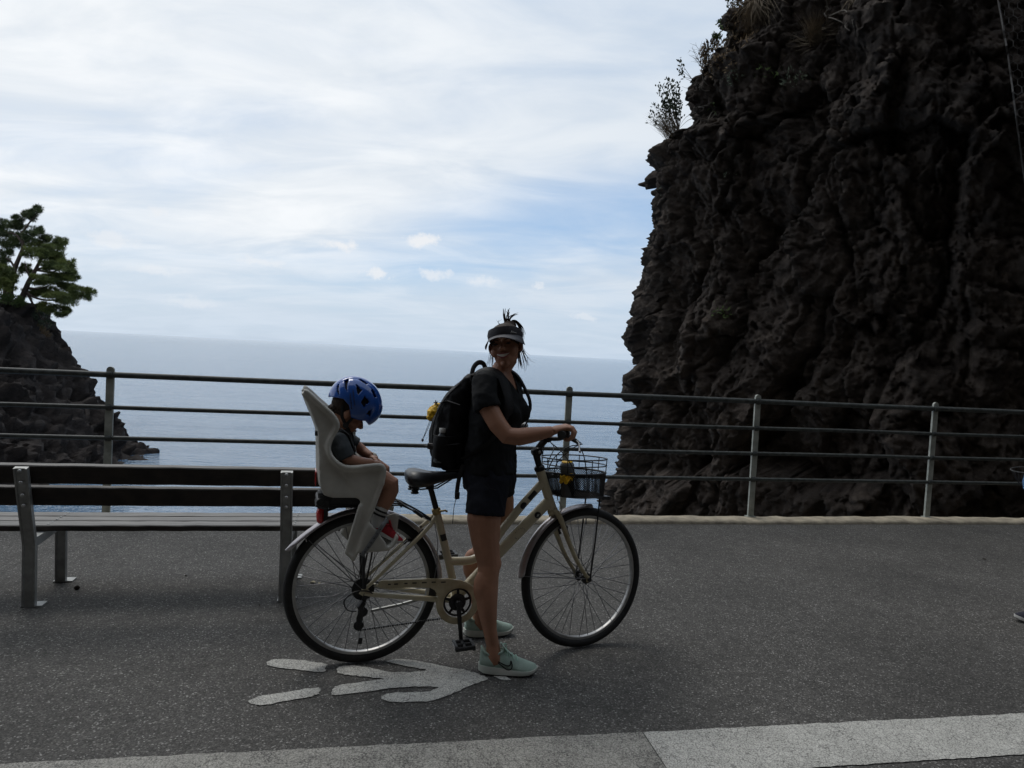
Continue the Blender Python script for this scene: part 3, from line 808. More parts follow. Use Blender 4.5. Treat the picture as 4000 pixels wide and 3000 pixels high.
# saddle
rings = []
for s_, w, zt, zb, dip in [(.184, .052, .868, .846, 0), (.190, .082, .884, .826, .004), (.206, .098, .897, .812, .008), (.232, .100, .900, .806, .012), (.262, .086, .894, .808, .012), (.292, .060, .886, .812, .009), (.325, .041, .882, .822, .006), (.365, .030, .881, .834, .003), (.405, .024, .882, .843, 0), (.438, .021, .881, .848, 0), (.456, .013, .874, .855, 0)]:
    r_ = []
    for k in range(20):
        t = 2 * PI * k / 20; c, s2 = math.cos(t), math.sin(t)
        y = w * math.copysign(abs(c) ** .8, c)
        z = (zt + zb) / 2 + (zt - zb) / 2 * math.copysign(abs(s2) ** .75, s2)
        if s2 > .2: z -= dip * (1 - abs(c)) ** 2 * 1.4 + .012 * (abs(y) / .1) ** 2
        else: z += .02 * (1 - (abs(y) / max(w, .01)) ** 2) * 0
        r_.append((s_, y, z))
    rings.append(r_)
sad = MB().loft(rings).build('saddle', M['vinyl'], bike, sharp=70)
m = MB()
m.lathe([(.019, -.022), (.021, 0), (.019, .022)], (.296, 0, .812), (0, 1, 0), 14)
for sy in (-1, 1): m.tube([(.215, sy * .035, .812), (.25, sy * .028, .800), (.33, sy * .022, .805), (.40, sy * .012, .846)], .0036, 6)
m.build('saddle_clamp', M['black'], bike)
for sy in (-1, 1):
    MB().lathe([(.018, 0), (.019, .006), (.014, .010), (.019, .016), (.014, .021), (.019, .027), (.018, .034)], (.222, sy * .045, .785), (0, 0, 1), 14).build('saddle_spring', M['black'], bike)
# fork (steered)
m = MB()
m.lathe([(.018, -.012), (.026, -.006), (.027, .010), (.022, .016)], (.914, 0, .687), (.354, 0, -.935), 18)
for sy in (-1, 1):
    m.tube(smooth_curve([(.914, sy * .018, .688), (.926, sy * .036, .672), (.944, sy * .047, .628), (.978, sy * .050, .545), (1.018, sy * .052, .462), (1.058, sy * .053, .400), (1.098, sy * .054, .347)], 4), [.0150 - .006 * i / 24 for i in range(25)], 12)
    m.box((1.099, sy * .055, .345), (.022, .006, .026))
fork = m.build('fork', M['cream_worn'], bike, xf=ST, sharp=50)
MB().lathe([(.010, -.066), (.011, -.060), (.011, .060), (.010, .066)], (1.10, 0, .345), (0, 1, 0), 10).build('axle_nut', M['black'], bike, xf=ST)
# headset, stem, handlebar (steered)
MB().lathe([(.022, 0), (.0265, .004), (.0265, .016), (.023, .022), (.019, .026)], (.838, 0, .884), tuple(ADIR), 18).build('headset', M['black'], bike, xf=ST)
m = MB()
m.tube([(.834, 0, .898), (.824, 0, .93), (.814, 0, .965)], [.0150, .0160, .0185], 14)
m.lathe([(.020, -.024), (.022, -.020), (.022, .020), (.020, .024)], (.816, 0, .976), (0, 1, 0), 16)
m.tube([(.815, 0, .978), (.838, 0, 1.008), (.866, 0, 1.040)], [(.019, .017), (.016, .019), (.019, .019)], 12)
m.lathe([(.021, -.026), (.022, -.022), (.022, .022), (.021, .026)], (.868, 0, 1.043), (0, 1, 0), 16)
stem = m.build('stem', M['black'], bike, xf=ST, sharp=45)
for sy in (-1, 1): MB().lathe([(.007, 0), (.007, .004), (.004, .006)], (.816, sy * .024, .976), (0, sy, 0), 10).build('stem_bolt', M['alu'], stem, xf=ST)
half = [(.869, .0, 1.043), (.874, .05, 1.042), (.878, .11, 1.047), (.870, .165, 1.060), (.850, .212, 1.073), (.822, .252, 1.079), (.795, .282, 1.078), (.770, .306, 1.075)]
pts = [(x, -y, z) for x, y, z in half[:0:-1]] + half
bar_o = MB().tube(smooth_curve(pts, 4), .0112, 12).build('handlebar', M['black'], bike, xf=ST)
for sy in (-1, 1):
    gp = smooth_curve([(.846, sy * .218, 1.075), (.822, sy * .252, 1.079), (.795, sy * .282, 1.078), (.766, sy * .310, 1.074)], 4)
    MB().tube(gp, [.015, .0165, .0170, .0172, .0175, .0175, .0176, .0176, .0178, .0180, .0182, .0192, .0195], 14).build('grip', M['rubber'], bike, xf=ST)
    m = MB()
    m.lathe([(.015, -.012), (.016, 0), (.015, .012)], (.852, sy * .206, 1.071), (.7, -sy * .7, -.2), 12)
    m.tube([(.853, sy * .206, 1.068), (.885, sy * .212, 1.052), (.912, sy * .222, 1.034)], [.012, .012, .009], 8)
    lv = m.build('brake_lever', M['plastic'], bike, xf=ST)
    MB().tube(smooth_curve([(.896, sy * .216, 1.046), (.904, sy * .236, 1.034), (.893, sy * .262, 1.012), (.880, sy * .285, 1.000), (.872, sy * .300, .998)], 3), [(.006, .0045)] * 13, 8).build('lever_blade', M['alu'], lv, xf=ST)
    MB().tube(smooth_curve([(.905, sy * .218, 1.040), (.96, sy * .17, 1.025), (.96, sy * .08, .99), (.90, sy * .035, .90), (.925, sy * .03, .74)], 5), .0026, 6).build('brake_cable', M['black'], bike, xf=ST)
m = MB(); m.lathe([(.022, 0), (.024, .006), (.020, .018), (.010, .026), (.002, .028)], (.852, .205, 1.085), (-.1, 0, 1), 16)
m.build('bell', M['alu'], bike, xf=ST)
# basket on the fork and bar (steered)
BC = (1.030, 0.0)
def oval(z, ax, ay, cx=BC[0], n=48, sup=2.35):
    out = []
    for k in range(n):
        t = 2 * PI * k / n; c, s_ = math.cos(t), math.sin(t)
        out.append((cx + ax * math.copysign(abs(c) ** (2 / sup), c), ay * math.copysign(abs(s_) ** (2 / sup), s_), z))
    return out
M['basket'] = pm('basket_black', (.009, .009, .010), .7, var=.2, spec=.15)
bsk = link('basket', None, None, bike); bsk.empty_display_size = .05
for z, ax, ay, r in ((.944, .152, .168, .0034), (.912, .150, .166, .0030), (.876, .147, .163, .0044), (.762, .124, .140, .0036)):
    MB().tube(oval(z, ax, ay, BC[0] + (.018 if z < .8 else 0)), r, 8, closed=True).build('rim_wire', M['black'], bsk, xf=ST)
top_o, bot_o = oval(.944, .152, .168, n=16), oval(.876, .147, .163, n=16)
for k in range(16):
    if k % 2 == 0: MB().tube([top_o[k], bot_o[k]], .0024, 6).build('upright_wire', M['black'], bsk, xf=ST)
# expanded-metal wall: two families of diagonal wires
def wall_pt(u, v):
    z = .762 + (.876 - .762) * v; ax = .124 + .023 * v; ay = .140 + .023 * v; cx = BC[0] + .018 * (1 - v); t = 2 * PI * u
    c, s_ = math.cos(t), math.sin(t)
    return (cx + ax * math.copysign(abs(c) ** .851, c), ay * math.copysign(abs(s_) ** .851, s_), z)
m = MB(); NW = 84
for k in range(NW):
    for sg in (-1, 1):
        m.tube([wall_pt(k / NW + sg * v * .115, v) for v in np.linspace(0, 1, 8)], .0019, 3, cap=False)
m.build('mesh_wall', M['basket'], bsk, xf=ST, smooth=False, kind='stuff')
m = MB()
for k in range(-15, 16):
    q = k / 16; w = math.sqrt(max(0, 1 - q * q))
    m.tube([(BC[0] + .018 - .124 * w, .140 * q, .762), (BC[0] + .018 + .124 * w, .140 * q, .760)], .0015, 3, cap=False)
    m.tube([(BC[0] + .018 + .124 * q, -.140 * w, .761), (BC[0] + .018 + .124 * q, .140 * w, .763)], .0015, 3, cap=False)
m.build('mesh_floor', M['basket'], bsk, xf=ST, smooth=False, kind='stuff')
for a_ in ([(.955, -.150, .79), (.935, -.150, .90), (.905, -.09, .98), (.880, -.03, 1.018)], [(1.005, -.166, .79), (1.00, -.164, .88), (.985, -.15, .98), (.955, -.10, 1.05)], [(.955, .150, .79), (.935, .150, .90), (.905, .09, .98), (.880, .03, 1.018)]):
    MB().tube(smooth_curve(a_, 4), .0026, 6).build('carry_handle', M['black'], bsk, xf=ST)
MB().tube(smooth_curve([(.868, -.02, .885), (.90, -.03, .95), (.96, -.05, 1.00), (1.0, -.12, 1.02)], 5), .0028, 6).build('gear_cable', M['black'], bike, xf=ST)
MB().box((1.155, -.03, .752), (.05, .16, .016)).build('basket_plate', M['plastic'], bsk, xf=ST, smooth=False)
for sy in (-1, 1):
    MB().tube([(1.150, sy * .062, .752), (1.125, sy * .064, .52), (1.102, sy * .064, .345)], .0042, 8).build('basket_stay', M['black'], bsk, xf=ST)
m = MB(); m.tube([(.88, 0, .79), (.925, 0, .775), (.98, 0, .758)], .007, 8); m.build('basket_bracket', M['black'], bsk, xf=ST)
# brakes
def vbrake(cx, cz, dx, dz, xf=None):
    for sy in (-1, 1):
        m = MB(); m.tube([(cx, sy * .040, cz), (cx + dx * .5, sy * .044, cz + dz * .5), (cx + dx, sy * .030, cz + dz)], [(.008, .006), (.009, .006), (.006, .005)], 8)
        m.tube([(cx + dx * .38 - .022, sy * .022, cz + dz * .38), (cx + dx * .38 + .022, sy * .022, cz + dz * .38)], .007, 6)
        m.build('brake_arm', M['black'], bike, xf=xf)
vbrake(.985, .560, -.05, .115, ST)
vbrake(.195, .530, .078, .085)
MB().tube(smooth_curve([(.93, -.03, .735), (.945, -.035, .70), (.93, -.03, .665)], 4), .003, 6).build('brake_noodle', M['alu'], bike, xf=ST)
# mudguards
def guard(cx, cz, R, a0, a1, flick, name, xf=None):
    rings = []; n = 40
    for i in range(n + 1):
        f = i / n; t = rad(a0 + (a1 - a0) * f); r = R + (flick * max(0, (f - .84) / .16) ** 1.5 if flick else 0)
        prof = []
        for k in range(9):
            p = -1 + 2 * k / 8; w = .027 * (1 if f < .96 else max(.15, 1 - ((f - .96) / .04) ** 2 * .85))
            prof.append((p * w, -.016 * abs(p) ** 2.2))
        prof += [(p, d - .0018) for p, d in prof[::-1]]
        rings.append([(cx + (r + d) * math.cos(t), y, cz + (r + d) * math.sin(t)) for y, d in prof])
    return MB().loft(rings).build(name, M['steel'], bike, xf=xf, sharp=60)
guard(RW[0], RW[1], .369, 3, 152, .022, 'rear_mudguard')
guard(FW[0], FW[1], .367, 84, 176, 0, 'front_mudguard', ST)
for sy in (-1, 1):
    MB().tube([(-.235, sy * .027, .575), (.008, sy * .060, .35)], .0022, 6).build('mudguard_stay', M['spoke'], bike)
    MB().tube([(.752, sy * .027, .385), (1.098, sy * .058, .348)], .0022, 6).build('mudguard_stay', M['spoke'], bike, xf=ST)
MB().tube(smooth_curve([(-.245, -.03, .570), (-.252, -.015, .592), (-.252, .015, .592), (-.245, .03, .570)], 4), .0025, 6).build('stay_clip', M['steel'], bike)
# transmission
m = MB()
cgx, cgz, y0, y1 = .445, .272, -.066, -.060
rings = []
for i in range(61):
    t = 2 * PI * i / 60; rings.append([(cgx + r * math.cos(t), y, cgz + r * math.sin(t)) for r, y in ((.070, y0), (.098, y0), (.102, y0 + .004), (.102, y1 + .008), (.098, y1), (.070, y1))])
m.loft(rings, cap=False)
arm = smooth_curve([(.078, .392), (.20, .393), (.31, .392), (.45, .386)], 4) if False else [(.072, .366), (.076, .389), (.09, .394), (.20, .394), (.31, .392), (.40, .388), (.45, .380), (.50, .358), (.49, .345), (.46, .346), (.42, .342), (.385, .334), (.36, .318), (.352, .300), (.345, .318), (.330, .340), (.31, .351), (.20, .357), (.085, .358)]
m.prism(arm, y0 - .0025, y1 + .003)
cg = m.build('chain_guard', M['cream_worn'], bike, sharp=30)
for (x, z, w) in ((.122, .376, .013), (.152, .376, .017), (.197, .377, .014), (.236, .377, .02), (.281, .377, .022), (.325, .377, .02), (.370, .375, .022)):
    MB().prism([(x - w / 2, z - .0028), (x + w / 2, z - .0028), (x + w / 2, z + .0028), (x - w / 2, z + .0028)], y0 - .0045, y0 - .002).build('guard_slot', M['dark_ink'], cg, smooth=False)
m = MB()
m.ring((cgx, -.052, cgz), .063, .005, seg=44, tseg=6, r2=.003)
m.lathe([(.040, -.004), (.041, 0), (.036, .006)], (cgx, -.054, cgz), (0, -1, 0), 28)
for k in range(5):
    t = 2 * PI * k / 5 + .3
    m.tube([(cgx + .02 * math.cos(t), -.054, cgz + .02 * math.sin(t)), (cgx + .062 * math.cos(t), -.053, cgz + .062 * math.sin(t))], [(.008, .003), (.006, .003)], 6, flat=(0, 1, 0))
m.build('chainring', M['black'], bike, sharp=40)
for sy, ang in ((-1, -84), (1, 96)):
    t = rad(ang); ca, sa = math.cos(t), math.sin(t)
    m = MB(); yb = sy * .078
    m.tube([(cgx, yb, cgz), (cgx + .06 * ca, yb + sy * .004, cgz + .06 * sa), (cgx + .172 * ca, yb + sy * .012, cgz + .172 * sa)], [(.0125, .009), (.0105, .008), (.0095, .0075)], 10, flat=(0, 1, 0))
    m.lathe([(.016, -.012), (.017, 0), (.014, .012)], (cgx, yb, cgz), (0, sy, 0), 14)
    ck = m.build('crank_arm', M['black'], bike, sharp=45)
    px, pz = cgx + .170 * ca, cgz + .170 * sa; yc = yb + sy * .065
    m = MB(); R = RM(('Y', -4))
    for dx in (-.040, .040): m.bbox((px + dx, yc, pz), (.012, .088, .024), R, .004)
    for dy in (-.040, 0, .040): m.bbox((px, yc + dy, pz), (.086, .011, .020), R, .004)
    m.lathe([(.008, -.05), (.008, .05)], (px, yc, pz), (0, 1, 0), 10)
    pd = m.build('pedal', M['plastic'], bike, sharp=30)
    for dx in (-.047, .047): MB().box((px + dx, yc, pz), (.002, .05, .012), R).build('pedal_reflector', M['clear'], pd, smooth=False)
m = MB()
for k, r in enumerate((.026, .031, .036, .041, .046, .051)):
    y = -.050 + k * .0045
    m.lathe([(r - .004, -.001), (r, -.0008), (r, .0008), (r - .004, .001)], (.01, y, .345), (0, 1, 0), 28)
m.build('cassette', M['black'], bike, sharp=30)
m = MB()
m.box((.014, -.066, .315), (.020, .010, .050), RM(('Y', 15)))
m.tube([(.012, -.070, .302), (-.004, -.074, .282), (.004, -.070, .262)], [.013, .017, .013], 10)
m.tube([(.004, -.066, .270), (-.004, -.064, .225), (-.006, -.064, .190)], [(.010, .006), (.014, .006), (.010, .006)], 8, flat=(0, 1, 0))
for (x, z) in ((.010, .252), (-.006, .190)):
    m.lathe([(.016, -.003), (.0225, -.002), (.0225, .002), (.016, .003)], (x, -.058, z), (0, 1, 0), 16)
m.build('derailleur', M['black'], bike, sharp=40)
MB().tube(smooth_curve([(.06, -.068, .325), (.03, -.075, .350), (-.03, -.08, .352), (-.075, -.08, .315), (-.06, -.078, .272), (-.02, -.074, .262)], 5), .003, 6).build('derailleur_cable', M['black'], bike)
pts = [(-.004, -.056, .168), (.40, -.056, .200), (.43, -.054, .208)]
m = MB(); n = 42
for i in range(n):
    f = i / n; x = -.006 + .43 * f; z = .168 + .036 * f
    m.box((x, -.056, z), (.0085 if i % 2 else .0065, .006 if i % 2 else .0075, .0085 if i % 2 else .0065), RM(('Y', -5)))
m.tube([(.01, -.056, .392), (.44, -.056, .336)], .0038, 6)
m.build('chain', M['black'], bike, smooth=False)
MB().tube([(.33, .075, .26), (.20, .082, .225), (.06, .088, .200)], [.008, .008, .0075], 8).build('kickstand', M['galv'], bike)
# rear rack
for y in (-.062, -.022, .022, .062):
    MB().tube([(-.205, y, .728), (-.02, y, .732), (.150, y, .736), (.178, y * .8, .728)], .0042, 8).build('rack_rail', M['black'], bike)
for x in (-.195, -.06, .06, .16):
    MB().tube([(x, -.064, .728), (x, .064, .728)], .0040, 8).build('rack_crossbar', M['black'], bike)
for sy in (-1, 1):
    MB().tube([(-.035, sy * .064, .728), (.002, sy * .072, .50), (.008, sy * .072, .362)], [.0075, .0075, .006], 8).build('rack_strut', M['black'], bike)
    MB().tube([(.06, sy * .064, .728), (.035, sy * .072, .50), (.014, sy * .072, .362)], .0042, 8).build('rack_strut', M['black'], bike)
    MB().tube([(.175, sy * .05, .728), (.25, sy * .035, .690), (.315, sy * .020, .650)], .0045, 8).build('rack_stay', M['black'], bike)
# tail light under the rack
m = MB(); m.tube([(-.186, 0, .648), (-.188, 0, .655), (-.190, 0, .690), (-.188, 0, .712), (-.184, 0, .718)], [(.018, .012), (.023, .017), (.024, .019), (.021, .016), (.016, .010)], 14, flat=(1, 0, 0))
tl = m.build('tail_light', M['redlens'], bike, sharp=50)
MB().bbox((-.166, 0, .682), (.018, .040, .062), None, .006).build('light_housing', M['plastic'], tl, sharp=30)
MB().bbox((-.186, 0, .722), (.026, .034, .016), None, .004).build('light_cap', M['clear'], tl, sharp=30)
MB().tube([(-.166, 0, .700), (-.13, 0, .712), (-.10, 0, .728)], .006, 8).build('light_bracket', M['black'], tl)
# stickers and worn lettering on the near side of the tubes
def patch(c, dirv, w, h, r, mat, name, kind='rect', off=.0012):
    """a decal wrapped round a tube: c on the axis, dirv along it, facing -y"""
    c = Vector(c); d = Vector(dirv).normalized(); yv = Vector((0, -1, 0)); up = d.cross(yv)
    vs, fs = [], []; nu, nv = 8, 8
    def P(a, b): ang = b / r; return c + d * a + yv * (math.cos(ang) * (r + off)) + up * (math.sin(ang) * (r + off))
    if kind == 'rect':
        for i in range(nu + 1):
            for j in range(nv + 1): vs.append(P(-w / 2 + w * i / nu, -h / 2 + h * j / nv))
        fs = [(i * (nv + 1) + j, (i + 1) * (nv + 1) + j, (i + 1) * (nv + 1) + j + 1, i * (nv + 1) + j + 1) for i in range(nu) for j in range(nv)]
    else:
        vs = [P(0, 0)]; k = 24
        for rr in (.5, 1):
            for i in range(k): vs.append(P(w / 2 * rr * math.cos(2 * PI * i / k), h / 2 * rr * math.sin(2 * PI * i / k)))
        fs = [(0, 1 + i, 1 + (i + 1) % k) for i in range(k)] + [(1 + i, 1 + k + i, 1 + k + (i + 1) % k, 1 + (i + 1) % k) for i in range(k)]
    return MB().add(vs, fs).build(name, mat, bike, sharp=None)
DT = Vector((.45, 0, .465)).normalized(); TT = Vector((.21, 0, .25)).normalized()
patch((.800, 0, .765), TT, .050, .024, .0201, M['sticker'], 'sticker')
patch((.757, .0, .716), TT, .036, .030, .0201, M['sticker'], 'sticker', 'disc')
patch((.830, 0, .670), DT, .033, .033, .0262, M['sticker'], 'sticker', 'disc')
for da, db, w, h in ((-.0035, .002, .008, .003), (.0035, -.002, .008, .003), (0, 0, .003, .010)):
    cc = Vector((.830, 0, .670)) + DT * da
    patch(tuple(cc), DT, w, h, .0262, M['white_ink'], 'sticker_emblem', off=.0022)
for k in range(16):
    t = 2 * PI * k / 16
    if k in (3, 9, 10): continue
    cc = Vector((.742, 0, .583)) + DT * (.030 * math.cos(t))
    b_ = .018 * math.sin(t)
    c2 = cc + Vector((0, 0, 0))
    d = DT; yv = Vector((0, -1, 0)); up = d.cross(yv); ang = b_ / .0258; base = c2 + yv * (math.cos(ang) * .0264) + up * (math.sin(ang) * .0264)
    tang = d * (-math.sin(t + .5)) + up * math.cos(t + .5)
    MB().tube([base - tang * .0035, base + tang * (.001 + .003 * ((k * 7) % 3) / 2)], [(.0012, .0004), (.0009, .0004)], 6, flat=tuple(yv)).build('worn_lettering', M['dark_ink'], bike)
patch((.372, 0, .570), (-.29, 0, .957), .032, .028, .0186, M['sticker'], 'sticker')
# ------------------------------------------------------------------ soft / moulded shapes
DG = bpy.context.evaluated_depsgraph_get
def organic(mb, name, voxel, smooth=4, fac=.5, post=None, decim=None):
    """fuse the overlapping closed volumes of mb into one continuous skin and relax it"""
    me = mb.mesh(name + '_src', False)
    o = bpy.data.objects.new(name + '_src', me); COL.objects.link(o)
    r = o.modifiers.new('r', 'REMESH'); r.mode = 'VOXEL'; r.voxel_size = voxel; r.use_smooth_shade = True
    if smooth:
        s = o.modifiers.new('s', 'SMOOTH'); s.factor = fac; s.iterations = smooth
    dg = DG(); dg.update()
    out = bpy.data.meshes.new_from_object(o.evaluated_get(dg)); out.name = name
    bpy.data.objects.remove(o, do_unlink=True); bpy.data.meshes.remove(me)
    if post: post(out)
    out.shade_smooth()
    return out

def displace(me, fn):
    n = len(me.vertices); co = np.empty(n * 3, np.float32); me.vertices.foreach_get('co', co); nr = np.empty(n * 3, np.float32); me.vertices.foreach_get('normal', nr)
    co = co.reshape(-1, 3).astype(float); nr = nr.reshape(-1, 3)
    co = co + nr * fn(co)[:, None]
    me.vertices.foreach_set('co', co.astype(np.float32).ravel()); me.update()

def cut(me, fn):
    """drop the faces whose centre satisfies fn"""
    bm = bmesh.new(); bm.from_mesh(me)
    bmesh.ops.delete(bm, geom=[f for f in bm.faces if fn(f.calc_center_median(), f.normal)], context='FACES')
    bm.to_mesh(me); bm.free(); me.update()

def shift(me, off):
    me.transform(Matrix.Translation((-off[0], -off[1], -off[2])))
    return me

def in_poly(x, z, poly):
    c = False; n = len(poly)
    for i in range(n):
        x1, z1 = poly[i]; x2, z2 = poly[(i + 1) % n]
        if (z1 > z) != (z2 > z) and x < (x2 - x1) * (z - z1) / (z2 - z1) + x1: c = not c
    return c

def bike_thing(name, label, cat, lx, ly=0.0, lz=0.0):
    c, s = math.cos(BIKE_RZ), math.sin(BIKE_RZ)
    return thing(name, label, cat, (BIKE_LOC[0] + lx * c - ly * s, BIKE_LOC[1] + lx * s + ly * c, lz), BIKE_RZ)

M['seat_grey'] = pm('grey_moulded_plastic', (.40, .40, .38), .5, var=.07, scale=12, bump=.04, bscale=140)
M['seat_dirt'] = pm('scuffed_grey_plastic', (.56, .545, .49), .5, col2=(.42, .41, .37), scale=8, bump=.05)
M['strap_grey'] = pm('grey_webbing', (.16, .165, .17), .8, var=.2, scale=60, bump=.3)
M['skin'] = pm('tanned_skin', (.365, .178, .108), .52, var=.08, scale=18, bump=.05, bscale=160)
M['skin_child'] = pm('child_skin', (.36, .175, .110), .5, var=.07, scale=20)
M['tee'] = pm('charcoal_cotton', (.011, .012, .0135), .9, var=.18, scale=40, spec=.2, bump=.12, bscale=260)
M['tee_child'] = pm('child_grey_cotton', (.040, .048, .054), .9, var=.18, scale=40, bump=.12, bscale=260)
M['shorts'] = pm('navy_twill', (.011, .0125, .019), .85, var=.2, spec=.2, scale=50, bump=.12, bscale=300)
M['blue'] = pm('helmet_blue', (.020, .10, .42), .16, var=.06, scale=9, coat=.6)
M['eps'] = pm('helmet_foam', (.012, .012, .014), .9, var=.2)
M['hair'] = pm('dark_brown_hair', (.060, .038, .028), .6, col2=(.014, .009, .007), scale=9, spec=.2, stretch=(14, 14, 1.5), bump=.5, bscale=8)
M['web_black'] = pm('black_webbing', (.014, .014, .016), .75, var=.2, scale=60, bump=.2)
M['sock'] = pm('white_cotton', (.62, .62, .60), .9, var=.08, scale=60, bump=.2)
M['shoe_red'] = pm('red_mesh', (.36, .012, .022), .75, var=.25, scale=90, bump=.2)
M['sole_white'] = pm('white_rubber', (.60, .59, .56), .6, var=.1, scale=30)
M['sole_black'] = pm('black_rubber_sole', (.02, .02, .02), .8, var=.2)
M['lip'] = pm('lips', (.28, .085, .075), .45, var=.1)
M['teeth'] = pm('teeth', (.72, .68, .60), .3, var=.05)
M['eye_dark'] = pm('eye_dark', (.012, .009, .008), .2, var=.1)

# ------------------------------------------------------------------ child seat on the rack
seat = bike_thing('child_seat', 'grey moulded child bicycle seat mounted over the rear wheel', 'child seat', -.08, 0, .73)
SO = (-.08, 0, .73)
side = [(-.292, 1.232), (-.283, 1.243), (-.268, 1.240), (-.210, 1.189), (-.166, 1.151), (-.142, 1.116), (-.143, 1.090), (-.165, 1.048), (-.174, 1.008), (-.160, .970), (-.125, .938), (-.085, .926), (-.025, .930), (.036, .936), (.056, .930), (.063, .912), (.056, .854), (-.043, .548), (-.060, .545), (-.080, .560), (-.078, .575), (-.031, .765), (-.033, .786), (-.050, .795), (-.152, .797), (-.185, .808), (-.202, .843), (-.209, .916), (-.216, 1.033), (-.222, 1.089), (-.266, 1.193)]
m = MB()
def flare(x, z):
    """half width of the shell: wings splay at the headrest and taper to the legs"""
    return float(np.interp(z, [.54, .75, .95, 1.06, 1.12, 1.25], [.168, .166, .162, .140, .142, .125]))
for sy in (-1, 1):
    m.prism(side, 0, 1, lambda x, z, y: (x, sy * (flare(x, z) - .017 * y), z))
    lip = side[1:17]
    m.tube([(x, sy * (flare(x, z) + .002), z) for x, z in smooth_curve(lip, 3)], .0125, 8)
    m.tube([(x, sy * (flare(x, z) + .001), z) for x, z in smooth_curve(side[16:22], 3)], .010, 8)
back = [(-.276, 1.232), (-.258, 1.185), (-.215, 1.085), (-.208, 1.03), (-.202, .916), (-.194, .845), (-.178, .812), (-.15, .803), (-.05, .803)]
rings = []
for x, z in smooth_curve([(x, z, 0) for x, z in back], 4) and [(p[0], p[1]) for p in smooth_curve([(x, z, 0) for x, z in back], 4)]:
    w = flare(x, z) - .004; bul = .016
    up_ = []
    for k in range(13):
        q = -1 + k / 6; up_.append((x - bul * (1 - q * q) * (1 if z > .83 else 0), q * w, z - (0 if z > .83 else .004)))
    lo_ = [(p[0] + (.015 if z > .83 else 0), p[1], p[2] + (0 if z > .83 else .015)) for p in up_[::-1]]
    rings.append(up_ + lo_)
m.loft(rings)
for sy in (-1, 1):   # foot wells
    tray = [(-.020, .566), (.005, .560), (.098, .562), (.128, .586), (.142, .625), (.130, .628), (.112, .592), (.092, .578), (-.01, .580)]
    m.prism(tray, sy * .175, sy * .085)
    m.prism([(-.030, .566), (.098, .562), (.128, .586), (.142, .625), (.150, .70), (.128, .712), (.085, .70), (.02, .69), (-.02, .66)], sy * .098, sy * .085)
    m.prism([(-.045, .560), (.06, .562), (.095, .575), (.085, .60), (.035, .665), (.012, .690), (-.01, .665)], sy * .186, sy * .172)
seat_me = organic(m, 'shell', .0055, 4, .5)
link('shell', shift(seat_me, SO), M['seat_dirt'], seat)
def sp_(mb, name, mat, par=None, **k): return mb.build(name, mat, par or seat, off=SO, **k)
# foot straps with their row of holes, on both sides
for sy in (-1, 1):
    fs = sp_(MB().tube([(-.018, sy * .192, .552), (.022, sy * .194, .612), (.066, sy * .190, .682), (.085, sy * .165, .700), (.09, sy * .12, .700)], [(.009, .0025), (.0095, .0025), (.0095, .0025), (.009, .0025), (.008, .0025)], 8, flat=(0, 1, 0)), 'foot_strap', M['strap_grey'])
    for k in range(6):
        f = k / 5; sp_(MB().lathe([(.0028, 0), (.0028, .001)], (-.006 + .06 * f, sy * (.1965 + .0005), .570 + .095 * f), (0, sy, 0), 8), 'strap_hole', M['sole_black'], fs)
m = MB(); m.bbox((-.112, 0, .765), (.185, .13, .058), None, .012); m.bbox((-.182, 0, .755), (.05, .16, .055), RM(('Y', 20)), .012); m.bbox((-.09, 0, .742), (.12, .10, .03), None, .008)
sp_(m, 'mounting_block', M['plastic'], sharp=30)
sp_(MB().lathe([(.016, -.085), (.018, -.08), (.018, .08), (.016, .085)], (-.195, 0, .76), (0, 1, 0), 14), 'lock_knob', M['plastic'])
sp_(MB().box((-.224, -.10, 1.065), (.012, .04, .018)), 'height_latch', M['plastic'], smooth=False)
sp_(MB().box((-.2175, -.02, .86), (.004, .10, .06)), 'rear_reflector', M['redlens'], smooth=False)
# safety strap from the seat to the frame
sp_(MB().tube([(.03, -.11, .83), (.115, -.085, .785), (.163, -.07, .75), (.274, -.04, .672), (.325, -.022, .645)], [(.009, .002)] * 5, 6, flat=(.5, 0, .8)), 'safety_strap', M['strap_grey'])
sp_(MB().bbox((.24, -.052, .698), (.05, .022, .014), RM(('Y', 35)), .003), 'strap_buckle', M['plastic'], sharp=30)
sp_(MB().tube([(.325, -.03, .64), (.342, -.032, .56), (.345, -.03, .46), (.335, -.028, .385)], [(.007, .0015)] * 4, 6, flat=(1, 0, 0)), 'strap_tail', M['strap_grey'])

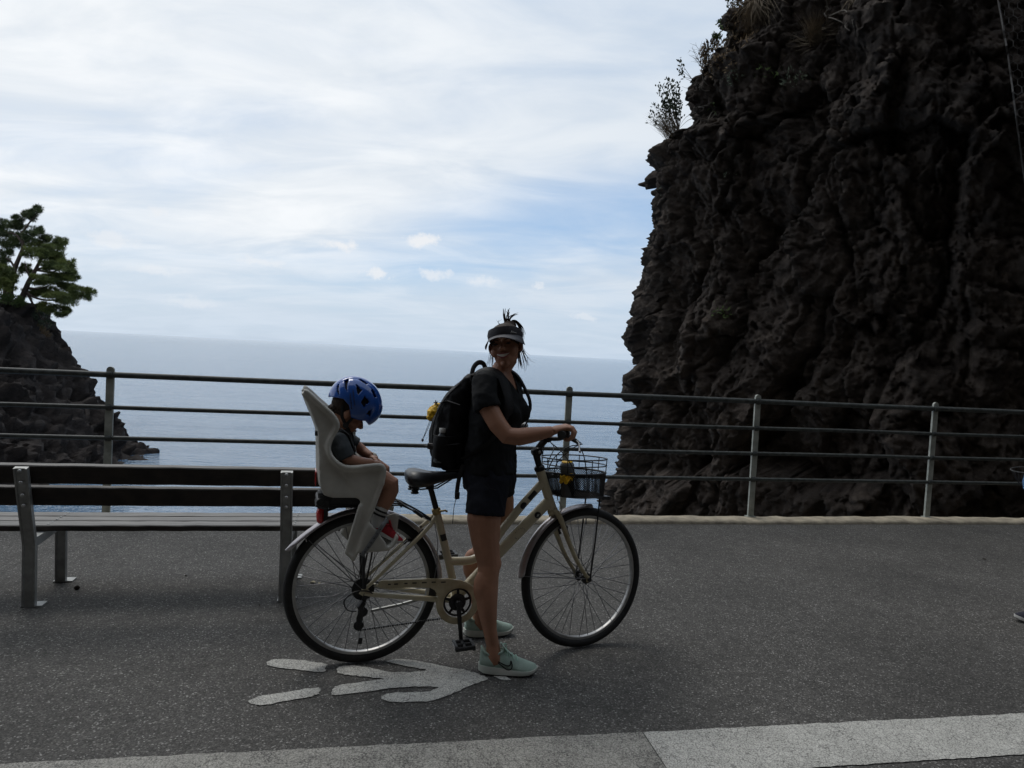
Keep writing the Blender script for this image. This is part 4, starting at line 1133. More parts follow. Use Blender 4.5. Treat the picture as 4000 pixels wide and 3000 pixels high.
# ------------------------------------------------------------------ heads
def head_volume(m, X, sc=1.0, jaw=1.0, neck_to=None, neck_r=.048):
    """X: 4x4 from head space (x her left, y backwards, z up); adds skull, jaw, cheeks, nose, brow, ears"""
    R3 = X.to_3x3()
    def E(c, r, rot=None): m.ell(X @ Vector([q * sc for q in c]), [q * sc for q in r], R3 @ (rot or Matrix.Identity(3)), 20, 14)
    E((0, .022, .030), (.073, .091, .072)); E((0, -.018, -.022), (.062, .066, .068)); E((0, -.024, -.052 * jaw), (.051, .056, .052 * jaw))
    E((0, -.058, -.088 * jaw), (.021, .022, .019)); E((0, -.066, -.058 * jaw), (.032, .020, .022))
    for s in (-1, 1):
        E((s * .036, -.052, -.032 * jaw), (.028, .027, .028)); E((s * .040, -.012, -.056 * jaw), (.016, .036, .022))
        E((s * .074, .012, -.008), (.008, .019, .028), RM(('Z', s * 24))); E((s * .071, .008, -.028), (.007, .010, .012))
        E((s * .028, -.071, .026), (.026, .013, .009))
    m.tube([X @ (Vector(p) * sc) for p in ((0, -.074, .018), (0, -.088, 0), (0, -.102, -.018), (0, -.094, -.028))], [q * sc for q in (.006, .009, .012, .008)], 10)
    for s in (-1, 1): E((s * .011, -.090, -.024), (.009, .010, .008))
    if neck_to: m.tube([X @ (Vector((0, .030, -.01)) * sc), X @ (Vector((0, .024, -.07)) * sc), *neck_to], [neck_r * .95, neck_r, neck_r * 1.02] + [neck_r * 1.35] * (len(neck_to) - 1), 16)

def head_frame(o, face, up):
    f = Vector(face).normalized(); z = Vector(up); z = (z - f * z.dot(f)).normalized(); x = (-f).cross(z) * -1
    # x = her left: looking along f with z up, left = z x f
    x = z.cross(f).normalized()
    return Matrix(((x.x, -f.x, z.x, o[0]), (x.y, -f.y, z.y, o[1]), (x.z, -f.z, z.z, o[2]), (0, 0, 0, 1)))

# ------------------------------------------------------------------ child
child = bike_thing('person', 'small child in grey T-shirt sitting in the bicycle seat, head bowed', 'child', -.08, 0, .82)
CO = (-.08, 0, .82)
HC = head_frame((-.085, 0, 1.144), (.80, .0, -.60), (.60, 0, .80))
m = MB()
head_volume(m, HC, .84, .86, [Vector((-.118, 0, 1.075)), Vector((-.122, 0, 1.03))], .036)
def ering(cx, cy, z, a, b, yaw, n=20, sq=1.0, tilt=None):
    f = rad(yaw); fx, fy = math.cos(f), math.sin(f); lx, ly = -fy, fx; out = []
    for k in range(n):
        t = 2 * PI * k / n; u, v = b * math.cos(t), a * math.sin(t)
        out.append((cx + fx * u + lx * v, cy + fy * u + ly * v, z))
    return out
m.loft([ering(-.11, 0, .835, .085, .065, 0), ering(-.115, 0, .88, .098, .075, 0), ering(-.125, 0, .95, .092, .066, 0), ering(-.128, 0, 1.01, .094, .062, 0), ering(-.125, 0, 1.045, .085, .052, 0), ering(-.122, 0, 1.07, .045, .038, 0)])
arms = {-1: [(-.128, -.092, 1.035), (-.112, -.122, .995), (-.090, -.128, .958), (-.035, -.122, .943), (.018, -.100, .938)], 1: [(-.118, .092, 1.035), (-.075, .120, 1.005), (-.030, .120, .978), (.000, .105, .955), (.030, .070, .940)]}
for s in (-1, 1):
    m.tube(arms[s], [.030, .030, .027, .024, .018], 12)
    w = Vector(arms[s][-1]); d = (Vector(arms[s][-1]) - Vector(arms[s][-2])).normalized()
    m.ell(w + d * .018, (.022, .019, .012), RM(('Z', 20 * -s)))
    for k in range(4):
        b = w + d * .030 + Vector((-.002 * k, s * (-.016 + .010 * k), 0)); m.tube([b - d * .012, b + d * .012, b + d * .018 + Vector((0, 0, -.010)), b + d * .012 + Vector((0, 0, -.018))], [.0062, .006, .0055, .005], 8)
    m.tube([w + Vector((.004, -s * .012, .002)), w + d * .02 + Vector((0, -s * .026, -.004)), w + d * .03 + Vector((0, -s * .028, -.010))], [.007, .0065, .0055], 8)
legs = {-1: [(-.095, -.060, .866), (.00, -.078, .858), (.080, -.092, .860), (.101, -.094, .846), (.104, -.096, .815), (.090, -.100, .775), (.068, -.104, .73), (.052, -.106, .690), (.050, -.106, .655)], 1: [(-.095, .060, .872), (.0, .072, .878), (.062, .082, .890), (.082, .085, .874), (.086, .09, .84), (.082, .10, .78), (.066, .104, .73), (.054, .106, .690), (.052, .106, .655)]}
for s in (-1, 1): m.tube(legs[s], [.056, .048, .042, .041, .038, .034, .027, .0235, .024], 14)
body = organic(m, 'body', .0042, 3, .4)
link('body', shift(body, CO), M['skin_child'], child)
def cp(mb, name, mat, par=None, **k): return mb.build(name, mat, par or child, off=CO, **k)
# T-shirt
m = MB()
m.loft([ering(-.112, 0, .850, .096, .074, 0), ering(-.116, 0, .89, .108, .083, 0), ering(-.126, 0, .95, .103, .075, 0), ering(-.130, 0, 1.01, .104, .072, 0), ering(-.127, 0, 1.045, .096, .062, 0), ering(-.123, 0, 1.068, .060, .048, 0), ering(-.120, 0, 1.078, .045, .042, 0)])
for s in (-1, 1): m.tube([Vector(arms[s][0]) + Vector((.0, -s * .02, .0)), Vector(arms[s][0]), Vector(arms[s][1]), Vector(arms[s][2]) + Vector((-.004, 0, .004))], [.036, .040, .041, .040], 14)
sh = organic(m, 'shirt', .005, 5, .5)
displace(sh, lambda p: .0035 * fbm(p * np.array([22, 22, 14.]), 3, 80) - .002 * np.abs(fbm(p * np.array([30, 30, 60.]), 2, 81)))
link('shirt', shift(sh, CO), M['tee_child'], child)
m = MB()
for s in (-1, 1): m.tube([(-.10, s * .055, .866), (-.03, s * .072, .862 + (.012 if s > 0 else 0)), (.012, s * .078, .860 + (.018 if s > 0 else 0))], [.062, .057, .053], 14)
m.loft([ering(-.11, 0, .828, .09, .07, 0), ering(-.115, 0, .885, .10, .078, 0)])
link('shorts', shift(organic(m, 'shorts', .006, 4), CO), M['shorts'], child)
# socks and trainers
def trainer(par, off, heel, yaw, L, mats, pitch=0.0, logo=False, laces=True, namepfx='shoe', high=1.0):
    """low running shoe: heel = point on the ground under the heel, yaw of the toe direction; returns the upper"""
    X = Matrix.Translation(heel) @ Matrix.Rotation(yaw, 4, 'Z') @ Matrix.Rotation(pitch, 4, 'Y') @ Matrix.Scale(L / .27, 4)
    up_m, mid_m, out_m, acc_m, lace_m = mats
    hw = lambda l: float(np.interp(l, [0, .02, .06, .10, .14, .19, .225, .25, .262, .27], [.016, .029, .033, .033, .037, .044, .042, .031, .020, .006]))
    cw = lambda l: float(np.interp(l, [0, .1, .2, .27], [0, .004, .004, -.006]))
    def ring_at(l, z0, z1, k0=1.0, k1=1.0, n=1):
        return z0, z1
    def slab(zb, zt, grow, grow_t):
        ls = [0.0, .006, .02, .045, .08, .12, .16, .20, .23, .25, .262, .27]; rings = []
        for l in ls:
            w = hw(l) + .002; b, t = zb(l), zt(l)
            rings.append([X @ Vector((l, cw(l) + s * w * g, z)) for s, z, g in ((-1, b, grow), (-1, (b + t) / 2, (grow + grow_t) / 2 + .04), (-1, t, grow_t), (1, t, grow_t), (1, (b + t) / 2, (grow + grow_t) / 2 + .04), (1, b, grow))])
        return MB().loft(rings)
    rock = lambda l: float(np.interp(l, [0, .03, .08, .19, .235, .27], [.014, .004, 0, 0, .006, .024]))
    midt = lambda l: float(np.interp(l, [0, .03, .09, .16, .22, .27], [.046, .043, .036, .027, .024, .038]))
    slab(rock, lambda l: rock(l) + .006, .92, .98).build(namepfx + '_outsole', out_m, par, off=off, sharp=40)
    slab(lambda l: rock(l) + .0055, midt, 1.04, .97).build(namepfx + '_midsole', mid_m, par, off=off, sharp=60)
    rings = []
    ls = [.004, .012, .03, .055, .08, .105, .13, .16, .19, .22, .245, .26, .266]
    top = lambda l: float(np.interp(l, [0, .012, .03, .055, .08, .105, .12, .16, .20, .24, .26, .27], [.122, .120, .104, .092, .096, .112, .106, .084, .066, .055, .048, .036])) * high
    for l in ls:
        b, t, w = midt(l) - .006, top(l), hw(l); r_ = []
        flat = float(np.interp(l, [0, .09, .13, .27], [.80, .72, .42, .35]))
        for k in range(17):
            q = k / 16 * PI
            s_ = -math.cos(q); hgt = math.sin(q) ** (.55 if l < .1 else .75)
            ww = w * (1 - (1 - flat) * hgt * .55)
            r_.append(X @ Vector((l + (.004 * hgt if l < .02 else 0), cw(l) + s_ * ww, b + (t - b) * hgt)))
        rings.append(r_)
    m = MB(); m.loft(rings, closed=True)
    u = m.build(namepfx + '_upper', up_m, par, off=off, sharp=None)
    # collar lip and tongue
    lipp = []
    for l, sgn in ((.010, 0), (.02, -1), (.045, -1), (.075, -1), (.1, -1), (.112, 0), (.1, 1), (.075, 1), (.045, 1), (.02, 1)):
        lipp.append(X @ Vector((l, cw(l) + sgn * hw(l) * .62, top(l) * .985 + (.004 if sgn == 0 else -.004))))
    MB().tube(smooth_curve([tuple(p) for p in lipp], 3, True), .0052 * L / .27, 8, closed=True).build(namepfx + '_collar', up_m, u, off=off)
    MB().tube([X @ Vector(p) for p in ((.150, .003, .086), (.125, .003, .106), (.106, .003, .128 * high), (.098, .003, .140 * high))], [(.014 * L / .27, .004), (.016 * L / .27, .004), (.017 * L / .27, .005), (.013 * L / .27, .004)], 8, flat=(.5, 0, .8)).build(namepfx + '_tongue', up_m, u, off=off)
    if laces:
        for l in (.118, .136, .154, .172):
            z = top(l) + .003
            MB().tube([X @ Vector(p) for p in ((l + .004, cw(l) - hw(l) * .52, z - .017), (l, cw(l) - hw(l) * .3, z - .003), (l - .004, cw(l), z + .002), (l - .002, cw(l) + hw(l) * .3, z - .003), (l + .002, cw(l) + hw(l) * .52, z - .017))], .0028 * L / .27, 6).build(namepfx + '_lace', lace_m, u, off=off)
        for sg in (-1, 1):
            MB().tube(smooth_curve([tuple(X @ Vector(p)) for p in ((.115, .002, .116), (.112, sg * .022, .128), (.124, sg * .034, .120), (.128, sg * .040, .092))], 3), .0022 * L / .27, 6).build(namepfx + '_lace', lace_m, u, off=off)
    if logo:
        # outlined tick on both flanks, following the wall of the upper
        def wall(l, z, s):
            b, t, w = midt(l) - .006, top(l), hw(l); hgt = min(1, max(0, (z - b) / (t - b)))
            ex = (.55 if l < .1 else .75); q = math.asin(min(1, hgt ** (1 / ex))); flat = float(np.interp(l, [0, .09, .13, .27], [.80, .72, .42, .35]))
            return X @ Vector((l, cw(l) + s * (math.cos(q) * w * (1 - (1 - flat) * hgt * .55) + .0022), z))
        tick = [(.058, .083), (.085, .066), (.112, .053), (.130, .047), (.141, .050), (.144, .060), (.145, .068), (.150, .055), (.151, .044), (.146, .034), (.136, .030), (.122, .034), (.105, .046), (.082, .063)]
        for s in (-1, 1):
            MB().tube([wall(l, z, s) for l, z in smooth_curve([(a, b, 0) for a, b in tick], 3, True) for l, z in [(l, z)]] if False else [wall(p[0], p[1], s) for p in smooth_curve([(a, b, 0) for a, b in tick], 3, True)], [(.0024, .0010)] * (len(tick) * 3), 6, closed=True, flat=tuple(X.to_3x3() @ Vector((0, s, .2)))).build('tick_emblem', acc_m, u, off=off)
    return u
for s in (-1, 1):
    lg = [Vector(p) for p in legs[s]]
    sk = cp(MB().tube([lg[6] + Vector((.006, 0, .012)), lg[6], lg[7], lg[8]], [.0275, .0275, .0255, .027], 16), 'sock', M['sock'])
    for zz in (.725, .708):
        t = (lg[6].z - zz) / (lg[6].z - lg[7].z); c = lg[6].lerp(lg[7], t); ax = (lg[6] - lg[7]).normalized()
        cp(MB().lathe([(.0268, -.0045), (.0285, -.003), (.0285, .003), (.0268, .0045)], c, ax, 20), 'sock_stripe', M['sole_black'], sk)
    trainer(child, CO, (.022, s * .112, .636), rad(-4 * -s), .150, (M['shoe_red'], M['sole_white'], M['sole_black'], M['sole_black'], M['shoe_red']), rad(24), laces=True)
# hair showing under the helmet, eyes, lips, harness
def hp(v, X=HC, sc=.84): return X @ (Vector(v) * sc)
m = MB()
m.ell(hp((0, .034, .030)), (.077 * .84, .086 * .84, .078 * .84), HC.to_3x3(), 18, 12); m.ell(hp((0, .078, -.026)), (.050 * .84, .028 * .84, .034 * .84), HC.to_3x3(), 14, 8)
hair_c = cp(m, 'hair', M['hair'], sharp=None)
rr = random.Random(3)
for k in range(26):
    a = rr.uniform(-1.5, 1.5); b = Vector((.062 * math.sin(a), .045 + .05 * math.cos(a), -.018))
    t = b + Vector((rr.uniform(-.004, .004), rr.uniform(.004, .014), rr.uniform(-.045, -.022)))
    cp(MB().tube([hp(b), hp(b.lerp(t, .5) + Vector((0, .006, 0))), hp(t)], [.003, .0022, .0006], 5), 'hair_lock', M['hair'], hair_c)
for s in (-1, 1):
    cp(MB().ell(hp((s * .030, -.079, .006)), (.010, .004, .0035), HC.to_3x3(), 10, 6), 'eye', M['eye_dark'])
cp(MB().tube([hp(p) for p in ((-.018, -.080, -.052), (0, -.089, -.050), (.018, -.080, -.052))], [.002, .0042, .002], 8), 'lips', M['lip'])
for s in (-1, 1):
    cp(MB().tube([(-.150, s * .055, 1.078), (-.125, s * .070, 1.088), (-.085, s * .066, 1.058), (-.058, s * .045, .99), (-.045, s * .022, .935), (-.04, s * .01, .90)], [(.012, .002)] * 6, 6, flat=lambda i: (.6, 0, .5)), 'harness_strap', M['strap_grey'])
cp(MB().bbox((-.040, 0, .925), (.016, .045, .04), RM(('Y', -20)), .004), 'harness_buckle', M['plastic'], sharp=30)
# printed letters on the shirt front (dark patch with pale print)
cp(MB().tube([(-.052, -.02, 1.0), (-.046, -.02, .97), (-.042, -.02, .945)], [(.006, .002), (.008, .002), (.006, .002)], 6, flat=(1, 0, .3)), 'shirt_print', M['white_ink'])

# ------------------------------------------------------------------ blue helmet
helm = bike_thing('bicycle_helmet', 'shiny blue vented bicycle helmet on the bowed head of the child', 'helmet', -.06, 0, 1.10)
HO = (-.06, 0, 1.10)
HX = Matrix.Translation((-.058, 0, 1.198)) @ Matrix.Rotation(rad(33), 4, 'Y')      # x forward, tipped down
SA = (.122, .094, .112)
HXI = HX.inverted()
vents = [[(330, 500), (395, 405), (378, 560), (402, 680), (345, 615)], [(490, 370), (592, 312), (556, 450), (552, 605), (500, 515)], [(735, 425), (868, 545), (780, 665), (745, 565)], [(935, 665), (1033, 785), (900, 915), (852, 800)], [(1085, 945), (1075, 1115), (965, 1050), (1000, 1000)], [(795, 325), (850, 312), (1003, 408), (950, 432)], [(1060, 540), (1100, 495), (1195, 680), (1145, 705)]]
def hm2(p): return (-.167 + (p[0] - 225) * (.216 / 1060), 1.315 - (p[1] - 255) * (.219 / 1060))
VP = [[hm2(p) for p in v] for v in vents]
nu, nv = 140, 60
def rim_el(az):
    """elevation (deg) of the lower rim by azimuth (0 = front, 180 = back)"""
    return float(np.interp(abs(az), [0, 25, 45, 62, 80, 100, 118, 150, 180], [-27, -27, -23, -31, -36, -14, -9, -21, -27]))
def helm_pt(az, el, k=1.0):
    a, e = rad(az), rad(el)
    x, y, z = math.cos(e) * math.cos(a), math.cos(e) * math.sin(a), math.sin(e)
    bul = 1 + (.05 * max(0, math.cos(a)) ** 4 * max(0, math.cos(e)) if el < 30 else 0)
    return HX @ Vector((SA[0] * x * k * bul, SA[1] * y * k, SA[2] * z * k))
vs, fs = [], []
for j in range(nv + 1):
    for i in range(nu):
        az = -180 + 360 * i / nu; r0 = rim_el(az); el = r0 + (88.5 - r0) * j / nv
        p = helm_pt(az, el); loc = HXI @ p
        # two long ribs run front to back beside the crown
        g = math.exp(-((abs(loc.y) - .040) / .006) ** 2) * (1 if el > 8 else 0); p = helm_pt(az, el, 1 - .016 * g)
        vs.append(p)
for j in range(nv):
    for i in range(nu):
        q = (i + 1) % nu; f = (j * nu + i, j * nu + q, (j + 1) * nu + q, (j + 1) * nu + i)
        c = sum((vs[k] for k in f), Vector()) / 4
        if any(in_poly(c.x, c.z, v) for v in VP) and abs((HXI @ c).y) > .012: continue
        fs.append(f)
vs.append(helm_pt(0, 90)); fs += [(nv * nu + i, nv * nu + (i + 1) % nu, len(vs) - 1) for i in range(nu)]
sm = MB().add(vs, fs).mesh('shell'); so = link('shell', shift(sm, HO), M['blue'], helm)
so.modifiers.new('thick', 'SOLIDIFY').thickness = .009; so.modifiers['thick'].offset = -1
vs, fs = [], []
for j in range(21):
    for i in range(48):
        az = -180 + 7.5 * i; r0 = rim_el(az) + 5; vs.append(helm_pt(az, r0 + (90 - r0) * j / 20, .895))
fs = [(j * 48 + i, j * 48 + (i + 1) % 48, (j + 1) * 48 + (i + 1) % 48, (j + 1) * 48 + i) for j in range(20) for i in range(48)]
MB().add(vs, fs).build('liner', M['eps'], helm, off=HO, sharp=None)
def on_helm(s, z, k=1.004):
    """point on the near flank of the helmet above (s, z) of the bike plane"""
    y = -.02
    lo, hi = -.12, -.001
    for _ in range(24):
        y = (lo + hi) / 2; q = HXI @ Vector((s, y, z)); v = (q.x / SA[0]) ** 2 + (q.y / SA[1]) ** 2 + (q.z / SA[2]) ** 2
        if v > k * k: lo = y
        else: hi = y
    return Vector((s, y, z))
rr = random.Random(8)
for col_x, y0_, y1_ in ((610, 620, 930), (668, 540, 860)):      # two rows of slanted dark lettering
    k = y0_
    while k < y1_:
        w = rr.uniform(16, 30); a = hm2((col_x + (k - y0_) * .14 - 16, k)); b = hm2((col_x + (k - y0_) * .14 + 16, k + w * .5)); c = hm2((col_x + (k - y0_) * .14 - 14 + rr.uniform(0, 20), k + w))
        MB().tube([on_helm(*a), on_helm(*b), on_helm(*c)], [(.0013, .0005)] * 3, 5, flat=(0, 1, 0)).build('lettering', M['sticker'], helm, off=HO)
        k += w + rr.uniform(10, 16)
for s in (-1, 1):
    MB().tube([(-.118, s * .068, 1.185), (-.118, s * .069, 1.135), (-.100, s * .060, 1.098), (-.082, s * .030, 1.070)], [(.007, .0015)] * 4, 6, flat=(0, 1, 0)).build('chin_strap', M['web_black'], helm, off=HO)
    MB().tube([(-.068, s * .066, 1.135), (-.085, s * .065, 1.115), (-.100, s * .061, 1.099)], [(.006, .0015)] * 3, 6, flat=(0, 1, 0)).build('chin_strap', M['web_black'], helm, off=HO)
MB().tube([(-.082, -.030, 1.070), (-.075, 0, 1.055), (-.082, .030, 1.070)], [(.007, .0015)] * 3, 6, flat=(0, 0, 1)).build('chin_strap', M['web_black'], helm, off=HO)
MB().tube([(-.070, -.012, 1.062), (-.064, -.012, 1.04), (-.066, -.012, 1.008)], [(.005, .0012)] * 3, 6, flat=(0, 1, 0)).build('strap_end', M['web_black'], helm, off=HO)
MB().lathe([(.012, -.006), (.014, 0), (.012, .006)], (-.100, -.063, 1.098), (0, 1, 0), 12).build('strap_divider', M['plastic'], helm, off=HO)
# ------------------------------------------------------------------ woman holding the bicycle
M['mint'] = pm('mint_mesh', (.45, .58, .51), .75, col2=(.35, .47, .41), scale=26, bump=.3, bscale=420)
M['mint_lace'] = pm('mint_lace', (.42, .64, .54), .8, var=.1, scale=60)
M['midsole'] = pm('mint_midsole', (.66, .65, .60), .55, col2=(.50, .55, .50), scale=6)
M['visor'] = pm('visor_fabric', (.020, .018, .024), .7, var=.2, scale=60, bump=.15)
M['visor_brim'] = pm('visor_brim', (.080, .080, .090), .6, var=.15, scale=60)
M['pack'] = pm('black_ripstop', (.0065, .0065, .008), .65, var=.3, scale=30, spec=.3, bump=.25, bscale=140)
M['yellow'] = pm('yellow_nylon', (.85, .50, .010), .5, var=.15, scale=25, bump=.5, bscale=60)
woman = bike_thing('person', 'smiling woman in black T-shirt, shorts and visor standing over the bicycle', 'woman', .60, 0, 0)
WO = (.60, 0, 0)
def wp(mb, name, mat, par=None, **k): return mb.build(name, mat, par or woman, off=WO, **k)
YAW = -40
FX, FY = math.cos(rad(YAW)), math.sin(rad(YAW)); LX, LY = -FY, FX          # chest facing and her left
e_ = Vector((.885, -.465, 0)); ez = Vector((0, 0, 1)); tl_ = rad(10)
HW = head_frame((.626, -.012, 1.487), (-.455, -.885, .045), ez * math.cos(tl_) - e_ * math.sin(tl_))
hx = lambda v: HW @ Vector(v)
m = MB()
head_volume(m, HW, 1.0, 1.0, [Vector((.622, .0, 1.385)), Vector((.608, .002, 1.330))], .044)
T = [(.88, .582, .0, .142, .106, -28), (.96, .580, 0, .138, .104, -32), (1.03, .586, 0, .130, .098, -35), (1.10, .596, 0, .134, .104, -38), (1.17, .604, 0, .142, .112, -40), (1.24, .606, 0, .150, .104, -40), (1.295, .604, 0, .150, .082, -40), (1.335, .604, .003, .108, .064, -40), (1.362, .608, .004, .064, .052, -40)]
m.loft([ering(cx, cy, z, a, b, y, 24) for z, cx, cy, a, b, y in [(.80, .58, 0, .125, .100, -28)] + T])
RS, LS = Vector((.604 - LX * .152, -LY * .152, 1.308)), Vector((.604 + LX * .152, LY * .152, 1.308))
armR = [RS, Vector((.505, -.178, 1.215)), Vector((.548, -.222, 1.132)), Vector((.588, -.245, 1.086)), Vector((.640, -.256, 1.082)), Vector((.700, -.265, 1.094)), Vector((.758, -.272, 1.107)), Vector((.785, -.274, 1.112))]
rR = [.048, .046, .042, .0405, .040, .036, .027, .0245]
m.tube(armR, rR, 16)
armL = [LS, Vector((.745, .190, 1.20)), Vector((.742, .235, 1.115)), Vector((.735, .262, 1.085)), Vector((.722, .272, 1.088)), Vector((.712, .278, 1.098))]
m.tube([LS, Vector((.730, .175, 1.21)), Vector((.700, .225, 1.12)), Vector((.672, .245, 1.085)), Vector((.690, .262, 1.092)), Vector((.712, .275, 1.102))], [.046, .044, .040, .038, .032, .026], 14)
# hands closed round the grips
gripN = [ST @ Vector((.812, -.265, 1.079)), ST @ Vector((.780, -.295, 1.077))]
def hand(c, axis, fwd, wrist, s):
    """palm over the grip, four bent fingers and a thumb underneath; axis points to the little-finger side"""
    a, f, u = Vector(axis).normalized(), Vector(fwd).normalized(), Vector((0, 0, 1))
    palm = [wrist, wrist.lerp(c + u * .030 - f * .012, .55), c + u * .033 + f * .006, c + u * .029 + f * .030]
    m.tube(palm, [(.026, .019), (.034, .018), (.040, .016), (.041, .013)], 14, flat=(0, 0, 1))
    for k, (o, ln, r) in enumerate(((-.030, .96, .0092), (-.010, 1.04, .0095), (.011, 1.0, .0092), (.030, .86, .0082))):
        b = c + a * o
        m.tube([b + u * .030 + f * .006, b + u * .031 + f * (.034 * ln), b + u * .013 + f * (.046 * ln), b - u * .010 + f * (.040 * ln), b - u * .024 + f * .022, b - u * .026 + f * .004], [r, r * 1.12, r * 1.08, r * 1.02, r * .95, r * .8], 10)
    t0 = c - a * .034
    m.tube([wrist.lerp(t0, .55) + u * .006, t0 + u * .012 - f * .022, t0 - a * .008 - u * .012 - f * .012, t0 - a * .002 - u * .026 + f * .006, t0 + a * .006 - u * .026 + f * .022], [.014, .0125, .0115, .0105, .008], 10)
cN = ST @ Vector((.806, -.270, 1.080)); gN = ST.to_3x3() @ Vector((-.60, -.80, 0))
hand(cN, gN, (.90, -.43, 0), armR[-1], -1)
cF = ST @ Vector((.806, .270, 1.080)); gF = ST.to_3x3() @ Vector((-.60, .80, 0))
hand(cF, gF, (.80, .60, 0), Vector((.712, .275, 1.102)), 1)
legN = [((.570, -.080, .86), .074), ((.546, -.112, .78), .076), ((.532, -.132, .72), .078), ((.530, -.137, .69), .079), ((.536, -.152, .60), .066), ((.550, -.165, .52), .056), ((.556, -.170, .485), .0525), ((.552, -.178, .44), .049), ((.546, -.188, .37), .0520), ((.550, -.200, .29), .0450), ((.564, -.210, .20), .0320), ((.580, -.214, .13), .0295), ((.586, -.216, .085), .038), ((.60, -.222, .05), .036)]
legF = [((.615, .075, .86), .074), ((.650, .100, .78), .076), ((.668, .115, .72), .078), ((.671, .120, .69), .078), ((.662, .132, .60), .066), ((.635, .145, .52), .056), ((.618, .150, .480), .053), ((.598, .156, .43), .049), ((.578, .164, .365), .0520), ((.585, .174, .29), .0450), ((.605, .184, .20), .0340), ((.618, .190, .13), .0320), ((.622, .192, .085), .036), ((.64, .195, .05), .034)]
for lg in (legN, legF): m.tube([p for p, r in lg], [r for p, r in lg], 18)
for lg, s in ((legN, -1), (legF, 1)):      # knee caps and calf swell
    k = Vector(lg[6][0]); m.ell(k + Vector((.022, 0, .004)), (.036, .040, .046)); c = Vector(lg[8][0]); m.ell(c + Vector((-.020, 0, .018)), (.042, .046, .080)); m.ell(Vector(lg[4][0]) + Vector((.018, 0, .03)), (.052, .056, .11))
body = organic(m, 'body', .0045, 3, .4)
link('body', shift(body, WO), M['skin'], woman)
# face
fc = [wp(MB().ell(hx((s * .031, -.0815, .002)), (.0125, .004, .0042), HW.to_3x3(), 12, 6), 'eye', M['eye_dark']) for s in (-1, 1)]
for s in (-1, 1):
    wp(MB().tube([hx(p) for p in ((s * .014, -.088, .017), (s * .030, -.0885, .023), (s * .048, -.077, .018))], [.0022, .003, .0016], 6), 'eyebrow', M['hair'])
def mouth(x, dz=0.0, dy=0.0): return hx((x, -.0905 + 9.0 * x * x + dy, -.052 + 9.0 * x * x + dz))
xs = np.linspace(-.030, .030, 11)
m = MB(); m.loft([[mouth(x, .0062 * (1 - (x / .0325) ** 2), -.0015), mouth(x, .0062 * (1 - (x / .0325) ** 2), .006), mouth(x, -.0075 * (1 - (x / .0325) ** 2), .006), mouth(x, -.0075 * (1 - (x / .0325) ** 2), -.0015)] for x in xs])
wp(m, 'teeth', M['teeth'], sharp=30)
wp(MB().tube([mouth(x, .0088 * (1 - (x / .034) ** 2), -.0012) for x in np.linspace(-.031, .031, 11)], [.0014, .002, .0026, .003, .003, .0028, .003, .003, .0026, .002, .0014], 8), 'upper_lip', M['lip'])
wp(MB().tube([mouth(x, -.0108 * (1 - (x / .034) ** 2), -.0012) for x in np.linspace(-.031, .031, 11)], [.0014, .0022, .003, .0036, .004, .0042, .004, .0036, .003, .0022, .0014], 8), 'lower_lip', M['lip'])
# hair: scalp, messy knot, loose strands
H3 = HW.to_3x3()
m = MB(); m.ell(hx((0, .024, .036)), (.079, .098, .072), H3, 24, 16); m.ell(hx((0, .050, -.005)), (.072, .068, .060), H3, 18, 12); m.ell(hx((.018, .062, .098)), (.036, .036, .024), H3, 14, 10)
hm_ = organic(m, 'hair', .005, 3)
displace(hm_, lambda p: .0009 * fbm(p * np.array([60, 60, 25.]), 3, 90, .6, True))
hair_w = link('hair', shift(hm_, WO), M['hair'], woman)
rr = random.Random(21)
def strand(pts, r0, r1=.0003):
    c = smooth_curve([tuple(hx(p)) for p in pts], 4); n = len(c)
    wp(MB().tube(c, [r0 + (r1 - r0) * (i / (n - 1)) ** 1.5 for i in range(n)], 5), 'hair_strand', M['hair'], hair_w)
for k in range(16):      # upright tuft
    b = Vector((.012 + rr.uniform(-.012, .012), .058 + rr.uniform(-.012, .012), .110)); dx = rr.choice((rr.uniform(-.012, .012), rr.uniform(.015, .045)))
    h = rr.uniform(.035, .075) if abs(dx) < .02 else rr.uniform(.030, .050)
    strand([b, b + Vector((dx * .25 - .003, 0, h * .5)), b + Vector((dx * .65, .004, h * .9)), b + Vector((dx * 1.2, .006, h))], rr.uniform(.0024, .0042))
for k in range(16):      # loops falling to her left and back
    b = Vector((.022, .060 + rr.uniform(-.01, .01), .108)); q = rr.uniform(.6, 1)
    strand([b, b + Vector((.030 * q, .006, .012)), b + Vector((.062 * q, .012, -.022)), b + Vector((.072 * q + rr.uniform(-.006, .006), .010, -.060 - rr.uniform(0, .035)))], rr.uniform(.0018, .0036))
for k in range(3): strand([(-.022 + .01 * k, .03, .098), (-.028, .03, .115), (-.036 + .014 * k, .03, .130)], .0012)
for s, n in ((1, 15), (-1, 11)):      # wisps by the ears
    for k in range(n):
        b = Vector((s * (.072 + rr.uniform(-.006, .002)), rr.uniform(.0, .035), rr.uniform(-.045, .0))); o = rr.uniform(.0, .055); L = rr.uniform(.05, .10)
        strand([b, b + Vector((s * o * .35, .004, -L * .35)), b + Vector((s * o * .6, .006, -L * .7)), b + Vector((s * o * (1.1 if k % 3 else .4), .004, -L))], rr.uniform(.0009, .0016))
for k in range(14):     # nape locks
    a = rr.uniform(-1.0, 1.0); b = Vector((.055 * math.sin(a) * 1.2, .075, -.03)); strand([b, b + Vector((0, .012, -.04)), b + Vector((rr.uniform(-.01, .01), .016, -.085))], .0035)
